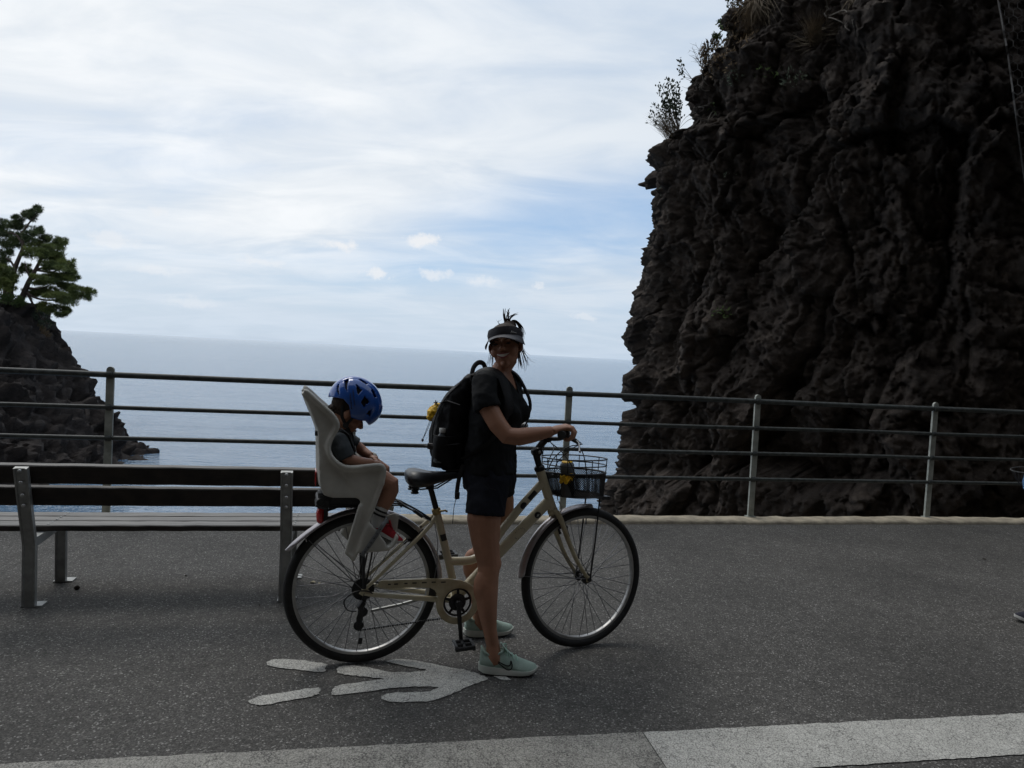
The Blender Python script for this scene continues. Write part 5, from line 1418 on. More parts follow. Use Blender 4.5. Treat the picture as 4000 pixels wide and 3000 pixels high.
# visor: band, curved brim, small emblem
def vband(a, z, k): return hx((.0805 * k * math.sin(a), .024 - .1035 * k * math.cos(a), z))
rings = []
for i in range(41):
    a = -PI + 2 * PI * i / 40; f = .5 + .5 * math.cos(a); zt = .055 + .028 * f; zb = .031 + .004 * f
    rings.append([vband(a, zb, 1.03), vband(a, (zb + zt) / 2, 1.055), vband(a, zt, .985), vband(a, zt, .955), vband(a, zb, .99)])
vis = wp(MB().loft(rings, cap=False), 'visor', M['visor'], sharp=50)
rings = []
for i in range(31):
    a = rad(-86 + 172 * i / 30); ext = .074 * max(0, math.cos(a * .98)) ** .55
    r_ = []
    for f in (0, .25, .5, .75, 1.0):
        p = Vector((.0830 * math.sin(a) + .012 * f * math.sin(a), .024 - .1065 * math.cos(a) - ext * f * .96, .039 - .018 * f - .030 * (math.sin(a) ** 2) * (.25 + .75 * f) + .006 * math.cos(a)))
        r_.append(p)
    rings.append([hx(p) for p in r_] + [hx(p + Vector((0, .001, -.0028))) for p in r_[::-1]])
wp(MB().loft(rings), 'brim', M['visor_brim'], vis, sharp=50)
for x0, hh in ((.050, .010), (.055, .007), (.060, .0035)):      # quarter-dome emblem
    a = math.asin(x0 / .0845)
    wp(MB().tube([vband(a - .09, .047, 1.065), vband(a - .02, .047 + hh, 1.062), vband(a + .10, .047 - .001, 1.065)], [.0009, .0016, .0009], 6), 'emblem', M['white_ink'], vis)
# T-shirt
m = MB()
TS = [(.885, .584, 0, .166, .130, -28), (.93, .582, 0, .160, .124, -30), (.99, .583, 0, .152, .117, -33), (1.05, .590, 0, .147, .114, -36), (1.11, .598, 0, .150, .119, -38), (1.17, .605, 0, .156, .126, -40), (1.24, .607, 0, .163, .117, -40), (1.295, .605, 0, .163, .094, -40), (1.335, .604, .003, .122, .074, -40), (1.362, .606, .004, .076, .062, -40), (1.372, .608, .004, .058, .052, -40)]
m.loft([ering(cx, cy, z, a, b, y, 28) for z, cx, cy, a, b, y in TS])
for s in (-1, 1): m.ell((.605 + FX * .086 + LX * s * .066, FY * .086 + LY * s * .066, 1.172), (.058, .058, .056))
m.tube([RS + Vector((.03, .04, .01)), RS + Vector((-.004, -.006, .0)), Vector((.496, -.168, 1.245)), Vector((.510, -.186, 1.196))], [.058, .0625, .060, .0615], 18)
m.tube([LS + Vector((-.03, -.04, .01)), LS, Vector((.726, .170, 1.235)), Vector((.716, .190, 1.190))], [.056, .060, .058, .058], 18)
sh = organic(m, 'shirt', .0065, 5, .5)
def folds(p):
    q = np.stack([p[:, 0] * 1.0 + p[:, 2] * .5, p[:, 1], p[:, 2] * 1.0 - p[:, 0] * .6], 1)
    return .010 * fbm(q * np.array([13, 13, 9.]), 3, 101, .5, True) * np.clip((1.30 - p[:, 2]) / .1, .25, 1) + .0025 * fbm(p * 40, 2, 102) - .004
displace(sh, folds)
def neckline(c, n):
    l = (c.x - .606) * LX + c.y * LY; fr = (c.x - .606) * FX + c.y * FY
    if c.z > 1.352 and abs(l) < .075 and math.hypot(l, fr) < .088: return True
    return fr > .0 and abs(l) < (c.z - 1.262) * .62 and c.z > 1.262 and abs(l) < .075
cut(sh, neckline)
link('shirt', shift(sh, WO), M['tee'], woman)
# shorts
m = MB()
m.loft([ering(.585, 0, .955, .146, .112, -30, 24), ering(.586, 0, .90, .163, .125, -28, 24), ering(.584, 0, .85, .170, .130, -26, 24), ering(.584, 0, .80, .160, .122, -24, 24)])
m.tube([(.566, -.075, .85), (.549, -.104, .79), (.540, -.124, .74), (.537, -.130, .705)], [.094, .094, .0925, .0935], 20)
m.tube([(.618, .072, .85), (.638, .096, .80), (.652, .110, .76), (.656, .112, .742)], [.092, .092, .091, .0915], 20)
so_ = organic(m, 'shorts', .0065, 5, .5)
displace(so_, lambda p: .006 * fbm(np.stack([p[:, 0] + .4 * p[:, 2], p[:, 1], p[:, 2]], 1) * np.array([16, 16, 12.]), 3, 110, .5, True) - .003)
sh_o = link('shorts', shift(so_, WO), M['shorts'], woman)
wp(MB().tube([(.496, -.178, .868), (.520, -.200, .845), (.560, -.214, .836)], .0022, 5), 'pocket_seam', M['pack'], sh_o)
# shoes
smat = (M['mint'], M['midsole'], M['sole_black'], M['sticker'], M['mint_lace'])
trainer(woman, WO, (.520, -.208, .004), rad(-13), .268, smat, logo=True)
trainer(woman, WO, (.545, .190, .004), rad(3), .262, smat, logo=True)

# ------------------------------------------------------------------ backpack
pack = bike_thing('backpack', 'bulging black backpack worn on the back of the woman', 'backpack', .43, .11, .885)
PO = (.43, .11, .885)
def bp_(mb, name, mat, par=None, **k): return mb.build(name, mat, par or pack, off=PO, **k)
m = MB(); rings = []
def pring(z, d0, d1, a, n=28, sq=.72):
    """cross-section between depths d0 (back panel) and d1 behind the chest centre, half width a"""
    c, h = (d0 + d1) / 2, (d1 - d0) / 2; out = []
    for k in range(n):
        t = 2 * PI * k / n; u, v = math.cos(t), math.sin(t)
        u = math.copysign(abs(u) ** sq, u) * h; v = math.copysign(abs(v) ** sq, v) * a
        out.append((.600 - FX * (c + u) + LX * v, -FY * (c + u) + LY * v, z))
    return out
for z, d0, d1, a in ((.878, .135, .225, .10), (.888, .122, .248, .128), (.92, .118, .274, .142), (.97, .116, .290, .148), (1.04, .116, .296, .150), (1.11, .114, .292, .150), (1.165, .110, .274, .146), (1.21, .104, .258, .142), (1.25, .098, .225, .134), (1.29, .092, .188, .122), (1.325, .088, .150, .104), (1.342, .092, .128, .080)):
    rings.append(pring(z, d0, d1, a))
m.loft(rings)
m.loft([pring(z, d0, d1, a) for z, d0, d1, a in ((.93, .24, .300, .10), (.96, .24, .312, .112), (1.06, .24, .316, .114), (1.13, .23, .302, .106), (1.155, .22, .280, .09))])
pk = organic(m, 'bag', .007, 4)
displace(pk, lambda p: .010 * fbm(p * np.array([12, 12, 9.]), 3, 120, .55, True) + .004 * fbm(p * 30, 3, 121) - .004)
bag = link('bag', shift(pk, PO), M['pack'], pack)
def pk_pt(d, v, z): return Vector((.600 - FX * d + LX * v, -FY * d + LY * v, z))
# side pockets with bottle, compression straps, zips, shoulder straps, handle
for s in (-1, 1):
    m = MB(); m.loft([[pk_pt(d, s * (.140 + w * math.sin(PI * k / 8)), z) for k, d in enumerate(np.linspace(.14, .26, 9))] + [pk_pt(d, s * .12, z) for d in np.linspace(.26, .14, 9)] for z, w in ((.895, .012), (.93, .044), (.98, .056), (1.03, .056), (1.05, .050))])
    bp_(m, 'side_pocket', M['pack'], sharp=60)
    bp_(MB().tube([pk_pt(.11, s * .148, 1.02), pk_pt(.20, s * .182, 1.005), pk_pt(.30, s * .135, .99)], [(.011, .0015)] * 3, 6, flat=(0, 0, 1)), 'compression_strap', M['web_black'])
    bp_(MB().bbox(pk_pt(.255, s * .160, .995), (.030, .012, .030), RM(('Z', -40)), .004), 'buckle', M['plastic'], sharp=30)
    bp_(MB().tube([pk_pt(.115, s * .150, 1.20), pk_pt(.18, s * .150, 1.215), pk_pt(.235, s * .125, 1.20)], [(.010, .0015)] * 3, 6, flat=(0, 0, 1)), 'compression_strap', M['web_black'])
    zipc = smooth_curve([tuple(pk_pt(d, s * w, z)) for d, w, z in ((.235, .155, .93), (.250, .158, 1.05), (.235, .152, 1.15), (.190, .140, 1.235), (.130, .118, 1.305))], 5)
    bp_(MB().tube(zipc, .0032, 6), 'zip', M['web_black'])
    sho = LS if s > 0 else RS
    sx, sy_ = sho.x - LX * s * .062, sho.y - LY * s * .062
    def bodypt(fw, lat, z): return Vector((.604 + FX * fw + LX * lat, FY * fw + LY * lat, z))
    st_ = [bodypt(-.098, s * .075, 1.305), bodypt(-.070, s * .088, 1.352), bodypt(-.010, s * .094, 1.372), bodypt(.050, s * .098, 1.348), bodypt(.092, s * .110, 1.285), bodypt(.118, s * .128, 1.21), bodypt(.098, s * .150, 1.12), bodypt(.03, s * .168, 1.03), bodypt(-.09, s * .160, .95)]
    c = smooth_curve([tuple(p) for p in st_], 4)
    bp_(MB().tube(c, [(.030, .008) if i < 22 else (.013, .003) for i in range(len(c))], 10, flat=lambda i: (FX * .8 + LX * s * .3, FY * .8 + LY * s * .3, .9 if i < 14 else .1)), 'shoulder_strap', M['pack'], sharp=60)
bp_(MB().tube(smooth_curve([tuple(Vector((.604 - FX * d + LX * v, -FY * d + LY * v, z))) for d, v, z in ((.135, -.020, 1.322), (.128, -.015, 1.372), (.108, -.005, 1.398), (.085, .006, 1.392), (.072, .015, 1.350))], 5), [(.012, .004)] * 21, 8, flat=lambda i: (LX, LY, 0)), 'carry_handle', M['web_black'])
bp_(MB().tube(smooth_curve([(.430, -.095, .93), (.412, -.098, .86), (.406, -.10, .80), (.410, -.10, .772)], 4), [(.010, .0015)] * 13, 6, flat=(0, 1, .2)), 'strap_end', M['web_black'])
bp_(MB().tube(smooth_curve([(.410, -.10, .80), (.404, -.10, .775), (.396, -.10, .735), (.393, -.10, .66)], 4), [(.005, .0012)] * 13, 6, flat=(1, 0, 0)), 'strap_end', M['web_black'])
bp_(MB().bbox((.408, -.10, .79), (.022, .008, .03), None, .003), 'strap_slider', M['plastic'], sharp=30)
bp_(MB().tube(smooth_curve([(.752, .080, 1.235), (.772, .075, 1.205), (.782, .072, 1.175), (.780, .072, 1.14)], 4), [(.0065, .002)] * 13, 6, flat=(0, 1, 0)), 'strap_end', M['web_black'])
bp_(MB().box((.780, .0695, 1.152), (.008, .002, .010)), 'strap_tab', M['white_ink'], smooth=False)
m = MB()
for k in range(5):
    t = 2 * PI * k / 5 + .5; m.tube([pk_pt(.245, -.148, 1.20), pk_pt(.245, -.150, 1.20) + Vector((.012 * math.cos(t), -.002, .014 * math.sin(t)))], [.004, .0015], 5)
bp_(m, 'reflective_badge', M['strap_grey'])
# yellow pouch clipped to the back
pou = bike_thing('drawstring_pouch', 'small yellow drawstring pouch hanging on the backpack', 'pouch', .29, .18, 1.10)
QO = (.29, .18, 1.10)
m = MB(); pts = [(.350, .22, 1.185), (.335, .21, 1.180), (.318, .198, 1.165), (.304, .190, 1.146), (.300, .186, 1.126), (.308, .188, 1.112)]
m.tube([Vector(q) + Vector((.024, -.004, -.010)) for q in pts], [.009, .018, .023, .025, .021, .009], 18)
pm_ = organic(m, 'pouch', .004, 3); displace(pm_, lambda p: .007 * fbm(p * np.array([45, 45, 30.]), 3, 130, .55, True))
link('pouch_bag', shift(pm_, QO), M['yellow'], pou)
for dx in (0, .006): MB().tube(smooth_curve([(.314 + dx, .165, 1.105), (.302 + dx, .16, 1.07), (.290 + dx * .5, .158, 1.035), (.282, .158, 1.012)], 4), .0014, 5).build('drawstring', M['dark_ink'], pou, off=QO)
MB().ell((.282, .158, 1.008), (.006, .006, .008)).build('cord_stopper', M['sticker'], pou, off=QO)
# water bottle in the near side pocket
M['pet'] = pm('clear_bottle', (.10, .11, .12), .12, var=.1, scale=20, coat=.3)
wb = bike_thing('water_bottle', 'clear water bottle with white cap in the side pocket of the backpack', 'bottle', 0, 0, 0)
bc = pk_pt(.205, -.156, .918); wb.location = Matrix.Translation(BIKE_LOC) @ Matrix.Rotation(BIKE_RZ, 4, 'Z') @ bc
MB().lathe([(.026, 0), (.030, .005), (.030, .10), (.026, .118), (.013, .138), (.0125, .146)], (0, 0, 0), (.04, 0, 1), 18).build('bottle_body', M['pet'], wb, sharp=60)
MB().lathe([(.0155, .142), (.016, .144), (.016, .160), (.0145, .163)], (0, 0, 0), (.04, 0, 1), 18).build('bottle_cap', M['white_ink'], wb, sharp=40)

# ------------------------------------------------------------------ drink flask in the basket
M['flask'] = pm('grey_flask', (.16, .17, .18), .4, var=.1, scale=20)
M['flask_dark'] = pm('dark_flask', (.06, .065, .07), .45, var=.1, scale=20)
fl = bike_thing('sports_bottle', 'grey sports bottle with yellow trim standing in the wire basket', 'bottle', 0, 0, 0)
fl.location = Matrix.Translation(BIKE_LOC) @ Matrix.Rotation(BIKE_RZ, 4, 'Z') @ (ST @ Vector((.955, -.075, .768)))
ax = (-.10, -.02, 1)
MB().lathe([(.030, 0), (.033, .006), (.033, .085), (.029, .10), (.033, .115)], (0, 0, 0), ax, 22).build('bottle_body', M['flask_dark'], fl, sharp=50)
MB().lathe([(.0335, .112), (.0345, .116), (.0345, .150), (.030, .160), (.026, .164)], (0, 0, 0), ax, 22).build('bottle_collar', M['flask'], fl, sharp=50)
MB().lathe([(.026, .163), (.0265, .166), (.022, .171), (.004, .173)], (0, 0, 0), ax, 22).build('bottle_lid', M['yellow'], fl, sharp=50)
MB().bbox((-.004, -.034, .098), (.026, .006, .034), RM(('Y', 25)), .003).build('bottle_badge', M['yellow'], fl, sharp=30)
cl_ = bike_thing('yellow_cloth', 'crumpled yellow cloth tucked beside the bottle in the basket', 'cloth', 0, 0, 0)
cl_.location = Matrix.Translation(BIKE_LOC) @ Matrix.Rotation(BIKE_RZ, 4, 'Z') @ (ST @ Vector((.915, -.115, .84)))
m = MB(); n = 12; vs = []
for i in range(n):
    for j in range(n):
        u, v = i / (n - 1) - .5, j / (n - 1) - .5
        vs.append((u * .055, v * .035, .014 * math.sin(u * 9 + v * 4) + .010 * math.cos(v * 11 + u * 3) + .014))
fs = [(i * n + j, (i + 1) * n + j, (i + 1) * n + j + 1, i * n + j + 1) for i in range(n - 1) for j in range(n - 1)]
co_ = m.add(vs, fs).build('folded_cloth', M['yellow'], cl_, sharp=None); sd_ = co_.modifiers.new('t', 'SOLIDIFY'); sd_.thickness = .002
# ------------------------------------------------------------------ placing things by sight line on the built rock
from mathutils.bvhtree import BVHTree
CM = cam.matrix_world.copy()
def sight(px, py):
    return (CM.to_3x3() @ Vector(((px - 2000) / 2770, (1500 - py) / 2770, -1))).normalized()
def at_depth(px, py, Y):
    d = sight(px, py); return CM.translation + d * (Y / d.y)
_bv = BVHTree.FromObject(cliff_o, DG())
def on_cliff(px, py, default=13.5):
    h = _bv.ray_cast(CM.translation, sight(px, py))
    if h[0] is None: return at_depth(px, py, default), Vector((-.3, -1, 0)).normalized()
    return h[0], h[1]

M['leaf_dark'] = pm('dark_leaf', (.045, .070, .030), .6, col2=(.020, .034, .016), scale=14)
M['leaf_green'] = pm('green_leaf', (.13, .19, .05), .6, col2=(.05, .085, .025), scale=14)
M['leaf_grey'] = pm('grey_green_leaf', (.19, .22, .15), .7, col2=(.08, .10, .07), scale=14)
M['leaf_dry'] = pm('dry_leaf', (.24, .165, .090), .8, col2=(.09, .060, .034), scale=14)
M['straw'] = pm('dry_straw', (.32, .26, .18), .8, col2=(.13, .10, .07), scale=20)
M['twig'] = pm('bare_twig', (.22, .20, .17), .8, col2=(.09, .08, .07), scale=20)
M['bark'] = pm('pine_bark', (.085, .060, .048), .9, col2=(.035, .026, .022), scale=6, bump=.6, bscale=14)
M['needle'] = pm('pine_needles', (.17, .20, .045), .65, col2=(.05, .075, .02), scale=.9, coords='Object')
M['needle_dark'] = pm('dark_pine_needles', (.085, .115, .032), .65, col2=(.030, .048, .016), scale=.9)
M['wire'] = pm('netting_wire', (.12, .115, .11), .7, .2, var=.3, scale=30)
M['cone'] = pm('pine_cone', (.035, .024, .018), .85, var=.3, scale=60)
M['leaf_litter'] = pm('fallen_leaf', (.42, .38, .26), .8, var=.2, scale=60)

class Leaves:
    """collects many small leaf blades into one foliage mesh"""
    def __init__(s, seed): s.v, s.f, s.r = [], [], random.Random(seed)
    def leaf(s, p, d, L, W, fold=.25):
        d = Vector(d).normalized(); a = d.orthogonal().normalized(); q = s.r.uniform(0, 2 * PI); b = d.cross(a); n = a * math.cos(q) + b * math.sin(q); sd = d.cross(n)
        k = len(s.v); s.v += [p, p + d * L * .5 + sd * W + n * W * fold, p + d * L, p + d * L * .5 - sd * W + n * W * fold]; s.f += [(k, k + 1, k + 2), (k, k + 2, k + 3)]
    def rnd(s): 
        while True:
            v = Vector((s.r.uniform(-1, 1), s.r.uniform(-1, 1), s.r.uniform(-1, 1)))
            if .05 < v.length < 1: return v
    def build(s, name, mat, par, off):
        return MB().add(s.v, s.f).build(name, mat, par, smooth=False, off=tuple(off))

def shrub(name, label, cat, root, tips, nleaf, L, W, mat, stem_r=.006, seed=1, jitter=.06, group=None, grow=.35, stem_mat='twig'):
    """stems from the root to each tip, leaves clustered along the outer part of every stem"""
    root = Vector(root); o = thing(name, label, cat, tuple(root), 0, group); lv = Leaves(seed); st = MB(); r = lv.r
    for t in tips:
        t = Vector(t); mid = root.lerp(t, .5) + lv.rnd() * (t - root).length * .14
        c = [Vector(p) for p in smooth_curve([tuple(root), tuple(mid), tuple(t)], 5)]
        st.tube(c, [stem_r * (1 - .75 * i / (len(c) - 1)) for i in range(len(c))], 5)
        for k in range(nleaf):
            f = grow + (1 - grow) * r.random() ** .7; i = min(len(c) - 2, int(f * (len(c) - 1))); p = c[i].lerp(c[i + 1], f * (len(c) - 1) - i) + lv.rnd() * jitter
            d = lv.rnd() + Vector((0, 0, .4)) + (t - root).normalized() * .4
            lv.leaf(p, d, L * r.uniform(.6, 1.3), W * r.uniform(.7, 1.3))
    st.build('stems', M[stem_mat], o, off=tuple(root))
    if nleaf: lv.build('leaves', M[mat] if isinstance(mat, str) else mat, o, root)
    return o

def twigs(name, label, cat, root, tips, r0, seed, mat='twig', sub=3, group=None):
    root = Vector(root); o = thing(name, label, cat, tuple(root), 0, group); R = random.Random(seed); m = MB()
    def rv(k): return Vector((R.uniform(-1, 1), R.uniform(-1, 1), R.uniform(-1, 1))) * k
    for t in tips:
        t = Vector(t); L = (t - root).length
        c = [Vector(p) for p in smooth_curve([tuple(root), tuple(root.lerp(t, .35) + rv(.14 * L)), tuple(root.lerp(t, .7) + rv(.12 * L)), tuple(t)], 5)]
        m.tube(c, [r0 * (1 - .8 * i / (len(c) - 1)) for i in range(len(c))], 5)
        for k in range(sub):
            i = R.randrange(len(c) // 3, len(c) - 1); e = c[i] + (t - root) * R.uniform(.15, .35) + rv(.22 * L)
            cc = smooth_curve([tuple(c[i]), tuple(c[i].lerp(e, .5) + rv(.06 * L)), tuple(e)], 3); m.tube(cc, [r0 * .45 * (1 - .7 * q / (len(cc) - 1)) for q in range(len(cc))], 4)
    m.build('branches', M[mat], o, off=tuple(root))
    return o

def tuft(name, label, cat, root, n, L, dirv, spread, mat, seed, w=.004, droop=.0, group=None):
    root = Vector(root); o = thing(name, label, cat, tuple(root), 0, group); R = random.Random(seed); m = MB(); d0 = Vector(dirv).normalized()
    for k in range(n):
        b = root + Vector((R.uniform(-1, 1), R.uniform(-1, 1), R.uniform(-1, 1))) * .07 * L / .4
        d = (d0 + Vector((R.uniform(-1, 1), R.uniform(-1, 1), R.uniform(-1, 1))) * spread).normalized(); l = L * R.uniform(.5, 1.1)
        p1 = b + d * l * .5; p2 = b + d * l + Vector((0, 0, -droop * l * R.random()))
        s = d.orthogonal().normalized() * w
        k0 = len(m.v); m.add([b - s, b + s, p1 + s * .8, p1 - s * .8, p2], [(0, 1, 2, 3), (3, 2, 4)])
    m.build('blades', M[mat], o, smooth=False, off=tuple(root))
    return o

def edge_root(px, py, Y): return _bv.find_nearest(at_depth(px, py, Y))[0]
def pts(lst, Y): return [at_depth(x, y, Y) for x, y in lst]
ED = 14.2
r0 = edge_root(2648, 470, ED)
shrub('shrub', 'leafy dark green shrub leaning out from the upper edge of the cliff', 'shrub', r0, pts([(2580, 330), (2612, 300), (2600, 350), (2590, 390), (2625, 345), (2640, 320), (2575, 345), (2630, 420), (2610, 400), (2645, 380)], ED), 42, .075, .020, 'leaf_dark', .010, 5, .10)
r0 = edge_root(2625, 528, ED)
tuft('dry_bush', 'fan of dry grey stems sprouting above the round knob of rock', 'bush', r0, 240, .62, tuple(at_depth(2565, 415, ED) - at_depth(2625, 528, ED)), .42, 'straw', 6, .004)
shrub('shrub', 'sparse leafy shoots rising through the dry grey stems above the rock knob', 'shrub', r0, pts([(2552, 410), (2545, 440), (2540, 472), (2590, 430), (2575, 450), (2560, 480)], ED), 16, .070, .020, 'leaf_dark', .006, 7, .06, grow=.5)
r0 = edge_root(2672, 275, ED)
shrub('shrub', 'small leafy sprig against the sky beside the ledge on the cliff', 'shrub', r0, pts([(2652, 232), (2650, 262), (2655, 285)], ED), 12, .075, .02, 'leaf_dark', .005, 8, .05, grow=.4)
r0 = edge_root(2742, 248, ED)
twigs('bare_twigs', 'spiky bare twigs standing on the ledge high on the cliff edge', 'twigs', r0, pts([(2690, 195), (2700, 215), (2718, 165), (2740, 170), (2760, 160), (2775, 190), (2752, 195), (2705, 185), (2730, 190), (2770, 170)], ED), .007, 9)
r0 = edge_root(2872, 50, ED)
shrub('shrub', 'thin leafy bush at the top of the picture behind the rock spike', 'shrub', r0, pts([(2838, 8), (2850, -8), (2880, 0), (2862, 30), (2845, 40), (2870, -30), (2890, 10)], 14.6), 14, .075, .021, 'leaf_dark', .008, 10, .10, grow=.3)
def face_patch(name, label, cat, cx, cy, rx, ry, n, L, W, mat, seed, up=.3, out=.6):
    """plant matted over the rock face: leaf blades rooted on the real surface"""
    R = random.Random(seed); c, nn_ = on_cliff(cx, cy); o = thing(name, label, cat, tuple(c)); lv = Leaves(seed)
    for k in range(n):
        a, q = R.uniform(0, 2 * PI), R.random() ** .6; p, nr = on_cliff(cx + rx * q * math.cos(a), cy + ry * q * math.sin(a))
        if (p - c).length > 1.6: continue
        lv.leaf(p + nr * R.uniform(0, .10), nr * out + lv.rnd() * .8 + Vector((0, 0, up)), L * R.uniform(.5, 1.3), W * R.uniform(.6, 1.3))
    lv.build('leaves', M[mat], o, c)
    return o
face_patch('creeper', 'brown dry creeper matting the ledge near the upper edge of the cliff', 'creeper', 2800, 235, 70, 70, 900, .10, .016, 'leaf_dry', 11)
face_patch('creeper', 'brown dry creeper high up between the rock spike and the cliff face', 'creeper', 2900, 90, 60, 90, 800, .12, .014, 'leaf_dry', 12)
face_patch('green_plant', 'few bright green leaves on the dark spike of rock', 'plant', 2815, 98, 14, 10, 50, .07, .022, 'leaf_green', 13)
face_patch('green_plant', 'bright green leaves on the edge of the cliff below the spike', 'plant', 2800, 150, 18, 14, 60, .08, .022, 'leaf_green', 14)
face_patch('cushion_plant', 'grey-green cushion plant on top of a rock column', 'plant', 2860, 300, 45, 22, 420, .075, .014, 'leaf_grey', 15)
face_patch('cushion_plant', 'grey-green clump of leaves in the middle of the upper cliff', 'plant', 3100, 308, 36, 26, 420, .085, .015, 'leaf_grey', 16)
face_patch('creeper', 'thin green creeper between the two grey-green cushion plants', 'creeper', 2990, 285, 60, 35, 260, .08, .016, 'leaf_green', 17)
face_patch('green_plant', 'yellow-green sprig hanging among bare branches on the left of the cliff', 'plant', 2775, 445, 16, 34, 110, .075, .016, 'leaf_green', 18, -.4)
face_patch('green_plant', 'tiny yellow-green tuft to the right of the grey-green clump', 'plant', 3168, 330, 12, 9, 50, .06, .016, 'leaf_green', 19)
face_patch('green_fern', 'lone green fern growing halfway up the dark cliff', 'fern', 2818, 1212, 34, 32, 330, .10, .016, 'leaf_green', 20, .1)
face_patch('green_fern', 'small green tuft on the cliff near the left edge below the bare branches', 'plant', 2585, 745, 20, 14, 90, .06, .012, 'leaf_grey', 24)
face_patch('green_plant', 'pale little plant on the dark cliff below the bare branches', 'plant', 2852, 680, 14, 22, 60, .07, .014, 'leaf_grey', 25)
c, nr = on_cliff(3175, 150)
tuft('dry_bush', 'big tangled grey dry bush near the top of the cliff', 'bush', c + nr * .1, 700, .62, (0, -.5, .55), .95, 'straw', 21, .004, .2)
c, nr = on_cliff(3340, 0)
tuft('dry_grass', 'straw-coloured grass hanging over the top of the picture', 'grass', c + nr * .1, 260, .5, (0, -.6, -.4), .6, 'straw', 22, .004, .5)
c, nr = on_cliff(2960, 20)
tuft('dry_grass', 'long dry grass hanging down the cliff at the top beside the creeper', 'grass', c + nr * .1, 420, .75, (-.1, -.4, -.8), .5, 'straw', 23, .004, .4)
for k, (rt, tips, lab) in enumerate([((2790, 345), [(2680, 320), (2700, 330), (2730, 250), (2690, 370)], 'pale bare branches sprawling over the cliff below the ledge'), ((2800, 430), [(2705, 420), (2730, 440), (2690, 480), (2720, 550), (2740, 500)], 'pale bare branches curling down the left part of the cliff'), ((3240, 60), [(3260, 20), (3250, 110), (3300, 90), (3330, 40)], 'pale bare branches beside the big dry bush near the top')]):
    c, nr = on_cliff(*rt); tp = [on_cliff(*t) for t in tips]
    twigs('bare_branch', lab, 'branch', c + nr * .05, [p + n_ * .16 for p, n_ in tp], .013, 30 + k, sub=2)
# rockfall netting at the right edge
def netting():
    o = thing('rockfall_netting', 'wire rockfall netting draped over the cliff at the upper right', 'netting', tuple(on_cliff(3960, 300)[0])); off = tuple(o.location)
    edge = lambda y: float(np.interp(y, [-100, 0, 200, 420, 650, 900], [3890, 3898, 3935, 3965, 3995, 4030]))
    def net_pt(x, y):
        p, n_ = on_cliff(x, y); ps = [on_cliff(x + dx, y + dy)[0] for dx, dy in ((-45, 0), (45, 0), (0, -45), (0, 45))]
        dist = min([(q - CM.translation).length for q in ps] + [(p - CM.translation).length]) - .03
        return CM.translation + sight(x, y) * dist
    MB().tube([net_pt(edge(y), y) for y in range(-60, 900, 30)], .012, 6).build('border_cable', M['wire'], o, off=off)
    m = MB(); W_, H_ = 34, 30
    for r in range(-2, 29):
        for c in range(0, 11):
            x0 = 3890 + c * W_ + (r % 2) * W_ / 2; y0 = r * H_
            def ok(p): return p[0] >= edge(p[1]) - 4
            for a, b in (((x0, y0), (x0 + W_ / 2, y0 + H_ * .35)), ((x0 + W_ / 2, y0 + H_ * .35), (x0 + W_, y0)), ((x0, y0), (x0, y0 - H_ * .65))):
                if ok(a) and ok(b): m.tube([net_pt(*a), net_pt(*b)], .0030, 4, cap=False)
    m.build('wire_mesh', M['wire'], o, smooth=False, off=off, kind='stuff')
netting()

# ------------------------------------------------------------------ pines on the headland
TY = 52.0
def tp(cx, cy, dy=0.0): return at_depth(cx * .693, 750 + cy * .693, TY + dy)
def pine(name, label, trunk, limbs, pads, seed, mat='needle', dens=1.0):
    root = tp(*trunk[0]); o = thing(name, label, 'tree', tuple(root)); off = tuple(root); R = random.Random(seed)
    m = MB(); c = [Vector(p) for p in smooth_curve([tuple(tp(*t)) for t in trunk], 5)]
    m.tube([root + Vector((0, 0, -1.2))] + c, [.24] + [.22 * (1 - .7 * i / (len(c) - 1)) for i in range(len(c))], 10)
    tk = m.build('trunk', M['bark'], o, off=off)
    for lb in limbs:
        cc = [Vector(p) for p in smooth_curve([tuple(tp(*t)) for t in lb], 4)]
        MB().tube(cc, [.095 * (1 - .75 * i / (len(cc) - 1)) for i in range(len(cc))], 7).build('limb', M['bark'], o, off=off)
    V, F = [], []
    for (cx, cy, rx, ry, dep, tilt) in pads:
        c = tp(cx, cy, dep); ax, az, ay = rx * .0138, ry * .0175, rx * .0110; n = int(dens * 720 * ax * max(ay, az) + 110)
        ct, st_ = math.cos(rad(tilt)), math.sin(rad(tilt))
        # lumpy pad: a handful of sub-clumps, each a dome of needle tufts
        subs = [(R.uniform(-.75, .75), R.uniform(-.7, .7), R.uniform(-.55, .6), R.uniform(.20, .40)) for _ in range(17)]
        for k in range(n * 2):
            sx, sy, sz, sr = R.choice(subs)
            v = Vector((R.gauss(0, .5), R.gauss(0, .5), R.gauss(0, .42)))
            if v.length > 1.15: continue
            x, y, z = (sx + v.x * sr) * ax, (sy + v.y * sr) * ay, (sz + v.z * sr) * az
            p = c + Vector((x * ct - z * st_, y, x * st_ + z * ct))
            od = (Vector((v.x, v.y, v.z * 1.2)) + Vector((0, 0, .55)) + Vector((.15, 0, 0)))
            for q in range(5):
                d = (od + Vector((R.uniform(-1, 1), R.uniform(-1, 1), R.uniform(-1, 1))) * .9).normalized(); L = R.uniform(.12, .26); s = d.orthogonal().normalized() * .011
                k0 = len(V); V += [p - s, p + s, p + d * L]; F.append((k0, k0 + 1, k0 + 2))
        # twigs carrying the pad
        for _ in range(5):
            sx, sy, sz, sr = R.choice(subs); e = c + Vector((sx * ax, sy * ay, sz * az * .5))
    MB().add(V, F).build('crown', M[mat], o, smooth=False, off=off)
    return o
